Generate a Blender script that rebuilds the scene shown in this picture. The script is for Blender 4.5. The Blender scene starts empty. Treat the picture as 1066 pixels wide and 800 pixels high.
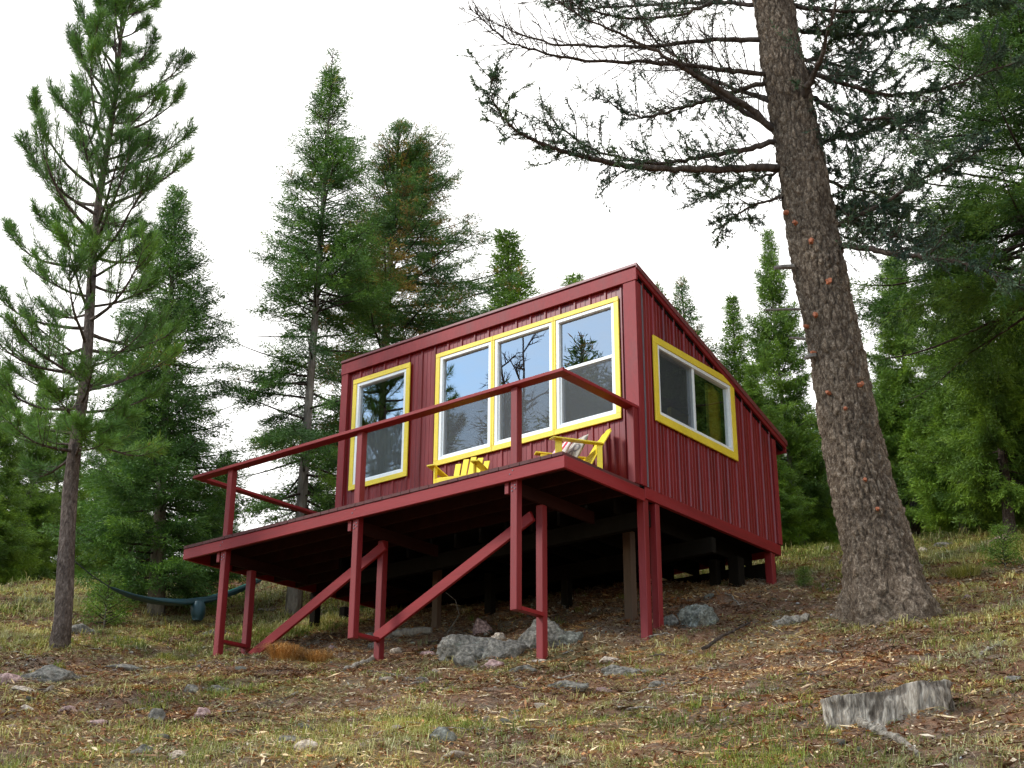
import bpy, bmesh, math, random
import numpy as np
from mathutils import Vector, Matrix
random.seed(7); rng = np.random.default_rng(11)
scn = bpy.context.scene
COL = scn.collection
R_ = math.radians

# ------------------------------------------------------------------ camera model
CAM = np.array([8.2702, -11.2302, -4.8331]); FPX = 1459.9
CR = np.array([0.78238, 0.62279, 0.003565]); CU = np.array([0.22943, -0.29353, 0.92801]); CF = np.array([-0.5790, 0.72524, 0.37254])
FH = CF[:2] / np.linalg.norm(CF[:2])
def ray(px, py): return CF + (px - 533) / FPX * CR - (py - 400) / FPX * CU
def at_r(px, py, r):            # point seen at a pixel, r metres away along the ground from the camera
    d = ray(px, py); return CAM + d * (r / math.hypot(d[0], d[1]))
def at_plane(px, py, r):        # same, r measured along the horizontal view axis
    d = ray(px, py); return CAM + d * (r / (d[:2] @ FH))
def on_y(px, py, Y): d = ray(px, py); return CAM + d * ((Y - CAM[1]) / d[1])
def on_z(px, py, Z): d = ray(px, py); return CAM + d * ((Z - CAM[2]) / d[2])

# ------------------------------------------------------------------ noise
def _h(i, j, k, s):
    n = (i * 374761393 + j * 668265263 + k * 2147483647 + s * 974634777) & 0xffffffff
    n = ((n ^ (n >> 13)) * 1274126177) & 0xffffffff
    n = (n ^ (n >> 16)) & 0xffffffff
    return n.astype(np.float64) / 4294967295.0 * 2 - 1
def noise(P, s=0):
    P = np.atleast_2d(P).astype(np.float64)
    f = np.floor(P); i = f.astype(np.int64); t = P - f; t = t * t * t * (t * (t * 6 - 15) + 10)
    r = 0
    for a in (0, 1):
        wa = t[:, 0] if a else 1 - t[:, 0]
        for b in (0, 1):
            wb = t[:, 1] if b else 1 - t[:, 1]
            for c in (0, 1):
                wc = t[:, 2] if c else 1 - t[:, 2]
                r = r + wa * wb * wc * _h(i[:, 0] + a, i[:, 1] + b, i[:, 2] + c, s)
    return r
def fbm(P, o=4, s=0):
    r = 0; a = 1.0; P = np.atleast_2d(P).astype(float)
    for k in range(o): r = r + a * noise(P * (2.03 ** k) + 17.3 * k, s + k); a *= .5
    return r

# ------------------------------------------------------------------ mesh helpers
class MB:
    def __init__(s): s.v = []; s.f = []; s.n = 0; s.a = []
    def add(s, verts, faces, a=None):
        verts = np.asarray(verts, float).reshape(-1, 3)
        s.v.append(verts); s.f += [tuple(int(i) + s.n for i in f) for f in faces]; s.n += len(verts)
        s.a.append(np.full(len(verts), .5) if a is None else np.broadcast_to(np.asarray(a, float), (len(verts),)))
    def box(s, x0, x1, y0, y1, z0, z1, M=None):
        v = np.array([(x, y, z) for z in (z0, z1) for y in (y0, y1) for x in (x0, x1)], float)
        if M is not None: v = v @ np.array(M)[:3, :3].T + np.array(M)[:3, 3]
        s.add(v, [(0, 2, 3, 1), (4, 5, 7, 6), (0, 1, 5, 4), (2, 6, 7, 3), (0, 4, 6, 2), (1, 3, 7, 5)])
    def beam(s, p0, p1, w, h, up=(0, 0, 1)):     # w sideways, h along up
        p0 = np.array(p0, float); p1 = np.array(p1, float); d = p1 - p0; L = np.linalg.norm(d); d /= L
        sd = np.cross(d, up); sd /= np.linalg.norm(sd); u = np.cross(sd, d)
        M = np.eye(4); M[:3, 0] = sd; M[:3, 1] = d; M[:3, 2] = u; M[:3, 3] = p0
        s.box(-w / 2, w / 2, 0, L, -h / 2, h / 2, M)
    def prism(s, poly, fn):   # poly list of 2D; fn(p,side)->3D
        n = len(poly); v = [fn(p, 0) for p in poly] + [fn(p, 1) for p in poly]
        s.add(v, [tuple(range(n))[::-1], tuple(range(n, 2 * n))] + [(i, (i + 1) % n, n + (i + 1) % n, n + i) for i in range(n)])
    def tube(s, path, rad, seg=8, a=None, caps=True, jit=0.0):
        path = np.array(path, float); n = len(path); rad = np.broadcast_to(np.array(rad, float), (n,))
        T = np.gradient(path, axis=0); T /= (np.linalg.norm(T, axis=1)[:, None] + 1e-9)
        ref = np.array([0, 0, 1.0]) if abs(T[0, 2]) < .8 else np.array([1.0, 0, 0])
        V = []
        for k in range(n):
            u = np.cross(T[k], ref); u /= np.linalg.norm(u) + 1e-9; w = np.cross(T[k], u)
            an = np.arange(seg) * 2 * math.pi / seg
            rr = rad[k] * (1 + (rng.random(seg) - .5) * jit)
            V.append(path[k] + (np.cos(an) * rr)[:, None] * u + (np.sin(an) * rr)[:, None] * w)
        F = [(k * seg + i, k * seg + (i + 1) % seg, (k + 1) * seg + (i + 1) % seg, (k + 1) * seg + i) for k in range(n - 1) for i in range(seg)]
        if caps: F += [tuple(range(seg))[::-1], tuple((n - 1) * seg + i for i in range(seg))]
        s.add(np.concatenate(V), F, a)
    def build(s, name, m, parent=None, smooth=False, bevel=0, loc=None):
        me = bpy.data.meshes.new(name); V = np.concatenate(s.v)
        if loc is not None: V = V - np.array(loc)
        me.from_pydata(V.tolist(), [], s.f)
        at = me.attributes.new('v', 'FLOAT', 'POINT'); at.data.foreach_set('value', np.concatenate(s.a).astype(np.float32))
        if smooth: me.polygons.foreach_set('use_smooth', [True] * len(me.polygons))
        me.update()
        return link(name, me, m, parent, bevel, loc)
def link(name, me, m, parent=None, bevel=0, loc=None):
    if m and not me.materials: me.materials.append(m)
    o = bpy.data.objects.new(name, me); COL.objects.link(o)
    if loc is not None: o.location = loc
    if parent: o.parent = parent; 
    if parent and not PROTO.get(parent.name): o.matrix_parent_inverse = Matrix.Identity(4)
    if bevel:
        b = o.modifiers.new('bevel', 'BEVEL'); b.width = bevel; b.segments = 1; b.limit_method = 'ANGLE'
    return o
PROTO = {}
def tri_mesh(name, V, F, A=None, smooth=False):     # V (n,3), F (m,3), A per vertex
    me = bpy.data.meshes.new(name); F = np.asarray(F, np.int32); V = np.asarray(V, np.float32)
    me.vertices.add(len(V)); me.vertices.foreach_set('co', V.ravel())
    me.loops.add(F.size); me.loops.foreach_set('vertex_index', F.ravel())
    k = F.shape[1]
    me.polygons.add(len(F)); me.polygons.foreach_set('loop_start', np.arange(len(F), dtype=np.int32) * k)
    if smooth: me.polygons.foreach_set('use_smooth', np.ones(len(F), bool))
    if A is not None:
        at = me.attributes.new('v', 'FLOAT', 'POINT'); at.data.foreach_set('value', np.asarray(A, np.float32))
    me.update(calc_edges=True); me.validate()
    return me
def thing(name, label, cat, loc=(0, 0, 0), group=None, rz=0):
    o = bpy.data.objects.new(name, None); COL.objects.link(o); o.location = loc; o.rotation_euler = (0, 0, rz)
    o.empty_display_size = .2
    return tag(o, label, cat, group)
def tag(o, label=None, cat=None, group=None, kind=None):
    if label: o['label'] = label
    if cat: o['category'] = cat
    if group: o['group'] = group
    if kind: o['kind'] = kind
    return o

# ------------------------------------------------------------------ materials
def newmat(name):
    m = bpy.data.materials.new(name); m.use_nodes = True; nt = m.node_tree
    b = nt.nodes['Principled BSDF']; return m, nt, b
def N(nt, t, **kw):
    n = nt.nodes.new(t)
    for k, v in kw.items():
        if k in n.inputs: n.inputs[k].default_value = v
        else: setattr(n, k, v)
    return n
def ramp(nt, fac, cols):
    r = nt.nodes.new('ShaderNodeValToRGB'); e = r.color_ramp.elements
    while len(e) < len(cols): e.new(.5)
    for i, (p, c) in enumerate(cols): e[i].position = p; e[i].color = (*c, 1)
    nt.links.new(fac, r.inputs[0]); return r.outputs[0]
def mapped(nt, scale, coord='Object'):
    tc = nt.nodes.new('ShaderNodeTexCoord'); mp = nt.nodes.new('ShaderNodeMapping'); mp.inputs['Scale'].default_value = scale
    nt.links.new(tc.outputs[coord], mp.inputs[0]); return mp.outputs[0]
def nz(nt, vec, scale, detail=6, rough=.6, dist=0):
    n = N(nt, 'ShaderNodeTexNoise', Scale=scale, Detail=detail, Roughness=rough, Distortion=dist)
    if vec is not None: nt.links.new(vec, n.inputs['Vector'])
    return n.outputs[0]
def bump(nt, b, h, dist=.01, st=.5):
    n = N(nt, 'ShaderNodeBump', Distance=dist, Strength=st); nt.links.new(h, n.inputs['Height']); nt.links.new(n.outputs[0], b.inputs['Normal'])
def mixc(nt, f, a, b_, mode='MIX'):
    m = nt.nodes.new('ShaderNodeMix'); m.data_type = 'RGBA'; m.blend_type = mode
    for s, x in ((0, f), (6, a), (7, b_)):
        if isinstance(x, (int, float)): m.inputs[s].default_value = x
        elif isinstance(x, tuple): m.inputs[s].default_value = (*x, 1)
        else: nt.links.new(x, m.inputs[s])
    return m.outputs[2]
def paint(name, c, scale=(1, 1, 1), rough=.45, var=.3, grain=.3, fade=None, spec=.5):
    m, nt, b = newmat(name); v = mapped(nt, scale)
    n1 = nz(nt, v, 3.0, 8, .65); n2 = nz(nt, v, 40, 4, .6)
    d = tuple(x * (1 - var) for x in c); l = tuple(min(1, x * (1 + var)) for x in c)
    base = ramp(nt, n1, [(.3, d), (.5, c), (.72, fade or l)])
    col = mixc(nt, .18, base, ramp(nt, n2, [(.35, tuple(x * .5 for x in c)), (.65, l)]))
    nt.links.new(col, b.inputs['Base Color']); b.inputs['Roughness'].default_value = rough
    b.inputs['Specular IOR Level'].default_value = spec
    mr = N(nt, 'ShaderNodeMapRange'); mr.inputs[3].default_value = rough - .12; mr.inputs[4].default_value = rough + .2
    nt.links.new(n1, mr.inputs[0]); nt.links.new(mr.outputs[0], b.inputs['Roughness'])
    bump(nt, b, n2, .004, grain); return m
RED = (.225, .0115, .013)
M = {}
M['red_wood_x'] = paint('red_painted_wood_along_x', RED, (.15, 2, 2), .5, .25, .4, (.24, .022, .024), .28)
M['red_wood_y'] = paint('red_painted_wood_along_y', RED, (2, .15, 2), .5, .25, .4, (.24, .022, .024), .28)
M['red_wood_z'] = paint('red_painted_wood_upright', (.175, .009, .010), (2, 2, .15), .5, .3, .4, (.23, .025, .028), .35)
M['red_metal'] = paint('red_painted_siding', (.180, .0075, .008), (1.5, 1.5, .10), .30, .55, .2, (.25, .018, .020), .42)
M['red_trim'] = paint('red_painted_trim', (.215, .014, .016), (1, 1, .3), .5, .3, .3, (.28, .032, .035), .28)
M['deck_under'] = paint('shade_darkened_decking', (.026, .007, .005), (2, .3, 2), .8, .35, .3, None, .1)  # under-deck shade put into the colour of joists and beams
M['deck_board'] = paint('red_stained_decking', (.075, .012, .010), (2, .3, 2), .7, .35, .3)
M['raw_wood'] = paint('bare_brown_lumber', (.085, .045, .024), (2, 2, .2), .75, .35, .5)
M['shaded_wood'] = paint('shade_darkened_lumber', (.010, .008, .006), (2, 2, .2), .9, .3, .5, None, .05)  # near-black base colour carries the shade beneath the cabin
M['yellow'] = paint('yellow_paint', (.80, .58, .03), (1, 1, 1), .42, .1, .2)
M['chair_yellow'] = paint('bright_yellow_chair_paint', (.86, .64, .02), (1, 1, 1), .4, .1, .2)
M['white'] = paint('white_vinyl', (.82, .82, .80), (1, 1, 1), .4, .04, .05)
M['interior'] = paint('dark_interior_panelling', (.06, .055, .05), (1, 1, 1), .8, .3, .2)
M['floor_in'] = paint('interior_floorboards', (.10, .07, .05), (1, 1, 1), .6, .3, .2)
M['curtain'] = paint('pale_curtain', (.75, .72, .62), (12, 12, .3), .9, .12, .5)
M['roof_metal'] = paint('roof_sheet_metal', (.17, .03, .032), (.4, 2, 2), .35, .3, .1)
M['edge_metal'] = paint('bare_drip_edge_metal', (.13, .11, .13), (1, 1, 1), .35, .2, .1)
M['teal'] = paint('teal_hammock_nylon', (.004, .036, .046), (1, 1, 1), .5, .35, .5)
M['teal_light'] = paint('pale_green_hammock_edge', (.10, .38, .30), (1, 1, 1), .5, .25, .3)
M['cord'] = paint('dark_hammock_cord', (.02, .03, .035), (1, 1, 1), .7, .3, .3)
# glass
def glass():
    m, nt, b = newmat('window_glass'); nt.nodes.remove(b); out = nt.nodes['Material Output']
    tr = N(nt, 'ShaderNodeBsdfTransparent'); tr.inputs[0].default_value = (.75, .8, .8, 1)
    gl = N(nt, 'ShaderNodeBsdfGlossy', Roughness=.006); gl.inputs[0].default_value = (.9, .95, 1, 1)
    fr = N(nt, 'ShaderNodeFresnel', IOR=1.9)
    v = mapped(nt, (1, 1, 1)); bn = N(nt, 'ShaderNodeBump', Distance=.01, Strength=.02); nt.links.new(nz(nt, v, 1.6, 2), bn.inputs['Height']); nt.links.new(bn.outputs[0], gl.inputs['Normal'])
    mu = N(nt, 'ShaderNodeMath', operation='MULTIPLY'); mu.inputs[1].default_value = 3.0; nt.links.new(fr.outputs[0], mu.inputs[0])
    mx = N(nt, 'ShaderNodeMixShader'); nt.links.new(mu.outputs[0], mx.inputs[0]); nt.links.new(tr.outputs[0], mx.inputs[1]); nt.links.new(gl.outputs[0], mx.inputs[2])
    nt.links.new(mx.outputs[0], out.inputs[0]); return m
M['glass'] = glass()
def screenmat():
    m, nt, b = newmat('insect_screen'); out = nt.nodes['Material Output']
    b.inputs['Base Color'].default_value = (.05, .055, .06, 1); b.inputs['Roughness'].default_value = .6
    tr = N(nt, 'ShaderNodeBsdfTransparent'); mx = N(nt, 'ShaderNodeMixShader'); mx.inputs[0].default_value = .5
    nt.links.new(tr.outputs[0], mx.inputs[1]); nt.links.new(b.outputs[0], mx.inputs[2]); nt.links.new(mx.outputs[0], out.inputs[0]); return m
M['screen'] = screenmat()
def leafmat(name, cols, trans=.25, rough=.55):
    m, nt, b = newmat(name); out = nt.nodes['Material Output']
    a = N(nt, 'ShaderNodeAttribute', attribute_name='v')
    c = ramp(nt, a.outputs['Fac'], cols)
    v = mapped(nt, (1, 1, 1)); n = nz(nt, v, 1.1, 3, .6)
    c2 = mixc(nt, 1.0, c, ramp(nt, n, [(.35, (.62, .68, .75)), (.65, (1.3, 1.25, .95))]), 'MULTIPLY')
    nt.links.new(c2, b.inputs['Base Color']); b.inputs['Roughness'].default_value = rough; b.inputs['Specular IOR Level'].default_value = .3
    tl = N(nt, 'ShaderNodeBsdfTranslucent'); nt.links.new(c2, tl.inputs[0])
    mx = N(nt, 'ShaderNodeMixShader'); mx.inputs[0].default_value = trans
    nt.links.new(b.outputs[0], mx.inputs[1]); nt.links.new(tl.outputs[0], mx.inputs[2]); nt.links.new(mx.outputs[0], out.inputs[0]); return m
M['fir'] = leafmat('fir_needles', [(0, (0.034, 0.077, 0.021)), (.45, (0.066, 0.150, 0.030)), (.8, (0.122, 0.237, 0.034)), (.93, (0.189, 0.322, 0.043)), (.97, (0.354, 0.184, 0.037))])
M['fir_bright'] = leafmat('bright_fir_needles', [(0, (0.054, 0.105, 0.018)), (.45, (0.118, 0.210, 0.027)), (.8, (0.185, 0.307, 0.034)), (.96, (0.254, 0.355, 0.040)), (.985, (0.389, 0.177, 0.030))])
M['fir_mid'] = leafmat('mid_green_fir_needles', [(0, (0.021, 0.053, 0.013)), (.45, (0.052, 0.119, 0.020)), (.8, (0.100, 0.190, 0.027)), (.96, (0.140, 0.237, 0.035)), (.985, (0.257, 0.142, 0.031))])
M['fir_cone'] = leafmat('cone_laden_fir_needles', [(0, (0.027, 0.069, 0.021)), (.45, (0.057, 0.132, 0.030)), (.70, (0.100, 0.202, 0.034)), (.84, (0.151, 0.223, 0.041)), (.9, (0.320, 0.202, 0.052)), (1, (0.220, 0.120, 0.034))])
M['pine'] = leafmat('pine_needles', [(0, (0.044, 0.097, 0.026)), (.5, (0.099, 0.204, 0.038)), (.85, (0.170, 0.311, 0.054)), (.96, (0.218, 0.368, 0.054)), (1, (0.397, 0.291, 0.054))])
M['old_fir'] = leafmat('old_fir_needles', [(0, (0.031, 0.059, 0.041)), (.5, (0.059, 0.103, 0.059)), (.9, (0.094, 0.149, 0.062)), (1, (0.156, 0.187, 0.062))])
M['grass'] = leafmat('grass_blades', [(0, (0.110, 0.158, 0.029)), (.3, (0.219, 0.266, 0.053)), (.5, (0.328, 0.314, 0.095)), (.72, (0.458, 0.411, 0.182)), (1, (0.503, 0.484, 0.268))], .3, .6)
M['orange_grass'] = leafmat('dry_orange_grass', [(0, (.30, .15, .05)), (.5, (.48, .25, .09)), (1, (.60, .42, .22))], .3, .6)
M['litter'] = leafmat('forest_litter', [(0, (0.060, 0.033, 0.018)), (.25, (0.161, 0.070, 0.035)), (.45, (0.322, 0.117, 0.050)), (.6, (0.403, 0.246, 0.131)), (.8, (0.564, 0.399, 0.251)), (1, (0.698, 0.563, 0.422))], .05, .8)
M['litter_stone'] = leafmat('stone_chips', [(0, (.10, .08, .07)), (.4, (.26, .20, .17)), (.7, (.36, .33, .30)), (1, (.55, .50, .45))], .0, .85)
def bark(name, c0, c1, c2, sc=(1, 1, .25), s=14, bd=.03):
    m, nt, b = newmat(name); v = mapped(nt, sc)
    n = nz(nt, v, s, 8, .7, .6); n2 = nz(nt, mapped(nt, (1, 1, .6)), 2.2, 4)
    vo = N(nt, 'ShaderNodeTexVoronoi', Scale=s * 1.3, feature='DISTANCE_TO_EDGE'); nt.links.new(v, vo.inputs['Vector'])
    c = ramp(nt, n, [(.32, c0), (.5, c1), (.68, c2)])
    c = mixc(nt, .5, c, mixc(nt, 1.0, c, ramp(nt, n2, [(.35, (.5, .5, .5)), (.65, (1.25, 1.2, 1.15))]), 'MULTIPLY'))
    a = N(nt, 'ShaderNodeAttribute', attribute_name='v')
    c = mixc(nt, 1.0, c, ramp(nt, a.outputs['Fac'], [(0, (.45, .42, .4)), (.5, (1, 1, 1)), (1, (1.5, 1.45, 1.4))]), 'MULTIPLY')
    nt.links.new(c, b.inputs['Base Color']); b.inputs['Roughness'].default_value = .88; b.inputs['Specular IOR Level'].default_value = .15
    ad = N(nt, 'ShaderNodeMath', operation='ADD'); nt.links.new(n, ad.inputs[0]); nt.links.new(vo.outputs[0], ad.inputs[1])
    bump(nt, b, ad.outputs[0], bd, .8); return m
M['bark_big'] = bark('rough_brown_bark', (0.039, 0.028, 0.020), (0.130, 0.096, 0.068), (0.311, 0.253, 0.195), (1, 1, .62), 42, .02)
M['bark_grey'] = bark('grey_fir_bark', (.10, .085, .07), (.20, .175, .15), (.32, .29, .25))
M['bark_pine'] = bark('dark_pine_bark', (.030, .021, .017), (.095, .072, .060), (.20, .16, .135), (1, 1, .4), 26)
M['twig'] = bark('dark_twigs', (.030, .022, .018), (.065, .048, .038), (.11, .085, .07))
M['weathered'] = bark('weathered_grey_wood', (.045, .036, .028), (.21, .185, .155), (.46, .42, .36), (1.2, 1.2, .30), 24, .02)
M['weathered_lying'] = bark('weathered_fallen_wood', (.06, .048, .036), (.24, .21, .17), (.44, .40, .34), (1, 1, 1), 30, .02)
M['resin'] = paint('orange_cut_branch_stub', (.34, .105, .045), (6, 6, 6), .7, .6, .9)
def rockmat(name, a, b2, c, lichen=(.30, .33, .26), amt=.62):
    m, nt, b = newmat(name); v = mapped(nt, (1, 1, 1))
    n = nz(nt, v, 5, 10, .7); n2 = nz(nt, v, 26, 6, .7); n3 = nz(nt, v, 9, 8, .75)
    col = ramp(nt, n, [(.3, a), (.5, b2), (.7, c)])
    col = mixc(nt, ramp(nt, n3, [(amt - .04, (0, 0, 0)), (amt + .04, (1, 1, 1))]), col, lichen)
    col = mixc(nt, .55, col, ramp(nt, n2, [(.42, tuple(x * .3 for x in a)), (.52, b2), (.64, tuple(min(1, x * 1.5) for x in c))]))
    nt.links.new(col, b.inputs['Base Color']); b.inputs['Roughness'].default_value = .85; b.inputs['Specular IOR Level'].default_value = .25
    ad = N(nt, 'ShaderNodeMath', operation='ADD'); nt.links.new(n, ad.inputs[0]); nt.links.new(n2, ad.inputs[1]); bump(nt, b, ad.outputs[0], .02, .9); return m
M['rock_grey'] = rockmat('grey_lichen_rock', (0.069, 0.063, 0.050), (0.145, 0.130, 0.109), (0.226, 0.202, 0.167))
M['rock_green'] = rockmat('green_lichen_rock', (.06, .058, .048), (.13, .128, .105), (.22, .215, .185), (.30, .31, .25), .58)
M['rock_red'] = rockmat('reddish_rock', (.18, .11, .10), (.32, .20, .18), (.45, .32, .28), (.4, .34, .3), .68)
M['rock_tan'] = rockmat('pale_tan_rock', (.28, .21, .15), (.44, .35, .27), (.58, .50, .41), (.5, .46, .4), .66)
def groundmat():
    m, nt, b = newmat('hillside_soil'); v = mapped(nt, (1, 1, 1), 'Object')
    big = nz(nt, v, .45, 5, .6); mid = nz(nt, v, 2.6, 8, .7, .3); fine = nz(nt, v, 24, 8, .75); vf = nz(nt, v, 90, 4, .7)
    soil = ramp(nt, fine, [(.30, (.035, .023, .015)), (.45, (.145, .097, .066)), (.58, (.28, .195, .135)), (.72, (.48, .38, .29))])
    rust = ramp(nt, fine, [(.3, (.08, .035, .018)), (.5, (.23, .095, .045)), (.72, (.36, .20, .11))])
    grs = ramp(nt, fine, [(.3, (.06, .065, .02)), (.5, (.17, .165, .055)), (.72, (.34, .29, .14))])
    c = mixc(nt, ramp(nt, mid, [(.42, (0, 0, 0)), (.56, (1, 1, 1))]), soil, rust)
    c = mixc(nt, ramp(nt, big, [(.52, (0, 0, 0)), (.66, (.8, .8, .8))]), c, grs)
    c = mixc(nt, .25, c, ramp(nt, vf, [(.35, (.03, .022, .016)), (.68, (.42, .36, .28))]))
    nt.links.new(c, b.inputs['Base Color']); b.inputs['Roughness'].default_value = .95; b.inputs['Specular IOR Level'].default_value = .1
    ad = N(nt, 'ShaderNodeMath', operation='ADD'); nt.links.new(fine, ad.inputs[0]); nt.links.new(vf, ad.inputs[1]); bump(nt, b, ad.outputs[0], .03, .9); return m
M['ground'] = groundmat()

# ------------------------------------------------------------------ ground
ctl = [(8.27, -11.23, -6.43)]
for px, py, r in [(0, 799, 9.6), (533, 799, 8.8), (1066, 799, 7.6), (326, 657, 19.8), (745, 612, 17.4), (925, 648, 14.8), (1066, 640, 14.6), (60, 677, 18.4), (0, 665, 19.0),
                  (162, 640, 21.5), (305, 640, 21.5), (0, 612, 25), (120, 607, 25.5), (250, 601, 26), (480, 600, 25), (700, 583, 24), (860, 574, 23), (1000, 565, 22), (1066, 557, 22)]:
    ctl.append(tuple(at_r(px, py, r)))
for px, r, z in [(0, 33, 2.0), (250, 34, 2.3), (480, 33, 2.1), (700, 32, 2.3), (860, 31, 2.2), (1000, 30, 2.0), (1066, 30, 2.1), (100, 48, -1), (533, 48, 0), (1000, 48, -.5)]:
    d = ray(px, 590); d = d / math.hypot(d[0], d[1]); ctl.append((CAM[0] + d[0] * r, CAM[1] + d[1] * r, z))
ctl += [(-5.43, .57, -1.40), (-3.07, .57, -1.68), (-.76, .57, -1.99), (-.05, 1.5, -1.75), (-.03, 4.49, -.58),
        (8, -28, -11), (-15, -22, -8.5), (28, -14, -7.0), (22, 4, -.6), (-24, -6, -2.6), (30, 20, 2), (-30, 10, 0)]
ctl = np.array(ctl)
def U(r2): return np.where(r2 > 0, .5 * r2 * np.log(r2 + 1e-12), 0)
_n = len(ctl); K = U(((ctl[:, None, :2] - ctl[None, :, :2]) ** 2).sum(-1)) + np.eye(_n) * .3
Pm = np.c_[np.ones(_n), ctl[:, :2]]; A_ = np.block([[K, Pm], [Pm.T, np.zeros((3, 3))]])
W_ = np.linalg.solve(A_, np.r_[ctl[:, 2], 0, 0, 0])
def G0(x, y):
    x = np.atleast_1d(np.asarray(x, float)); y = np.atleast_1d(np.asarray(y, float)); out = np.empty(len(x))
    for s in range(0, len(x), 40000):
        X = x[s:s + 40000]; Y = y[s:s + 40000]
        r2 = (X[:, None] - ctl[None, :, 0]) ** 2 + (Y[:, None] - ctl[None, :, 1]) ** 2
        z = U(r2) @ W_[:_n] + W_[_n] + W_[_n + 1] * X + W_[_n + 2] * Y
        rr = np.hypot(X + 2, Y - 2); t = np.clip((rr - 34) / 30, 0, 1); t = t * t * (3 - 2 * t)
        far = -6 + .06 * (Y + 10) * (rr < 500) ; far = np.clip(far, -14, 0)
        out[s:s + 40000] = z * (1 - t) + far * t
    return out
def G(x, y):
    z = G0(x, y); x = np.atleast_1d(np.asarray(x, float)); y = np.atleast_1d(np.asarray(y, float))
    P = np.c_[x, y, np.zeros_like(x)]
    rr = np.hypot(x + 2, y - 2); k = np.clip(1.6 - rr / 60, 0, 1)
    return z + k * (.07 * fbm(P * .7, 3, 3) + .034 * fbm(P * 3.4, 3, 9))
def gz(x, y): return float(G(x, y)[0])
def hit(px, py, lift=0):
    d = ray(px, py); d = d / math.hypot(d[0], d[1]); rs = np.linspace(5, 45, 1600)
    P = CAM + d * rs[:, None]; gap = P[:, 2] - G(P[:, 0], P[:, 1]) - lift
    i = np.argmax(gap < 0)
    if gap[i] >= 0: i = int(np.argmin(gap))
    p = P[i]; return np.array([p[0], p[1], gz(p[0], p[1])])
def axis(lo, hi, step, far, g):
    a = list(np.arange(lo, hi + 1e-6, step)); s = step
    while a[-1] < far: s *= g; a.append(a[-1] + s)
    s = step; b = []
    x = lo
    while x > -far: s *= g; x -= s; b.append(x)
    return np.array(b[::-1] + a)
gx = axis(-13, 11.5, .055, 450, 1.09); gy = axis(-7, 12, .055, 450, 1.09)
XX, YY = np.meshgrid(gx, gy); nx, ny = len(gx), len(gy)
Z = G(XX.ravel(), YY.ravel())
near = (np.abs(XX.ravel()) < 15) & (YY.ravel() > -9) & (YY.ravel() < 14)
Pn = np.c_[XX.ravel()[near], YY.ravel()[near], np.zeros(near.sum())]
Z[near] += .010 * fbm(Pn * 13, 3, 21)
idx = np.arange(nx * ny).reshape(ny, nx)
F = np.stack([idx[:-1, :-1], idx[:-1, 1:], idx[1:, 1:], idx[1:, :-1]], -1).reshape(-1, 4)
g = link('ground', tri_mesh('ground', np.c_[XX.ravel(), YY.ravel(), Z], F, smooth=True), M['ground']); tag(g, kind='structure')

# ------------------------------------------------------------------ cabin
DF = 1.49; CW = 4.85; CB = 4.69; RT = 2.73; SL = (1.477 - 2.72) / (4.974 - 1.479)
def roofz(y): return RT + SL * (y - DF)
cab = thing('cabin', 'small red cabin with a slanted roof and yellow window casings, raised on posts', 'cabin', (0, DF, 0))
LOC = (0, DF, 0)
def cb(mb, name, m, parent=cab, **k):
    o = mb.build(name, m, None, loc=LOC, **k)
    o.parent = parent
    o.location = (0, 0, 0)
    return o
wins_front = [(-4.66, -3.60, .83, 2.43), (-3.14, -.235, .86, 2.42)]
side_win = (DF + .285, 3.665, .862, 1.951)
def profile(a, b, start=0.0):       # rib profile positions and offsets along a wall
    pts = []; p = a - ((a - start) % .2286) - .2286
    while p < b + .3:
        for off, h in ((0, 0), (.008, .017), (.030, .017), (.038, 0), (.088, 0), (.092, .005), (.102, .005), (.106, 0), (.156, 0), (.160, .005), (.170, .005), (.174, 0)):
            q = p + off
            if a <= q <= b: pts.append((q, h))
        p += .2286
    return [(a, 0)] + pts + [(b, 0)]
def siding(fn, a, b, zlo, zhi, holes):   # fn(u,h,z)->xyz
    mb = MB(); pts = profile(a, b)
    cuts = sorted({c for h in holes for c in h[:2]})
    full = []
    for i, (u, h) in enumerate(pts):
        full.append((u, h))
        if i + 1 < len(pts):
            for c in cuts:
                if u < c < pts[i + 1][0]:
                    t = (c - u) / (pts[i + 1][0] - u + 1e-9); full.append((c, h + t * (pts[i + 1][1] - h)))
    for (u0, h0), (u1, h1) in zip(full[:-1], full[1:]):
        if u1 - u0 < 1e-6: continue
        um = (u0 + u1) / 2; segs = [(zlo, None)]
        spans = [(lambda u: zlo, zhi)]
        for (ha, hb, z0, z1) in holes:
            if ha < um < hb: spans = [(lambda u: zlo, lambda u, z0=z0: z0), (lambda u, z1=z1: z1, zhi)]
        for lo, hi in spans:
            if hi(u0) <= lo(u0) and hi(u1) <= lo(u1): continue
            mb.add([fn(u0, h0, lo(u0)), fn(u1, h1, lo(u1)), fn(u1, h1, hi(u1)), fn(u0, h0, hi(u0))], [(0, 1, 2, 3)])
    return mb
T = .03
holes = [(a + T, b - T, c + T, d - T) for a, b, c, d in wins_front]
cb(siding(lambda u, h, z: (u, DF - h, z), -CW, 0, .03, lambda u: RT - .16, holes), 'front_siding', M['red_metal'])
sh = [(side_win[0] + T, side_win[1] - T, side_win[2] + T, side_win[3] - T)]
cb(siding(lambda u, h, z: (h, u, z), DF, CB, .0, lambda u: roofz(u) - .05, sh), 'side_siding', M['red_metal'])
cb(siding(lambda u, h, z: (-CW - h, u, z), DF, CB, .0, lambda u: roofz(u) - .05, []), 'side_siding', M['red_metal'])
cb(siding(lambda u, h, z: (u, CB + h, z), -CW, 0, .0, lambda u: roofz(CB) - .05, []), 'rear_siding', M['red_metal'])
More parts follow.
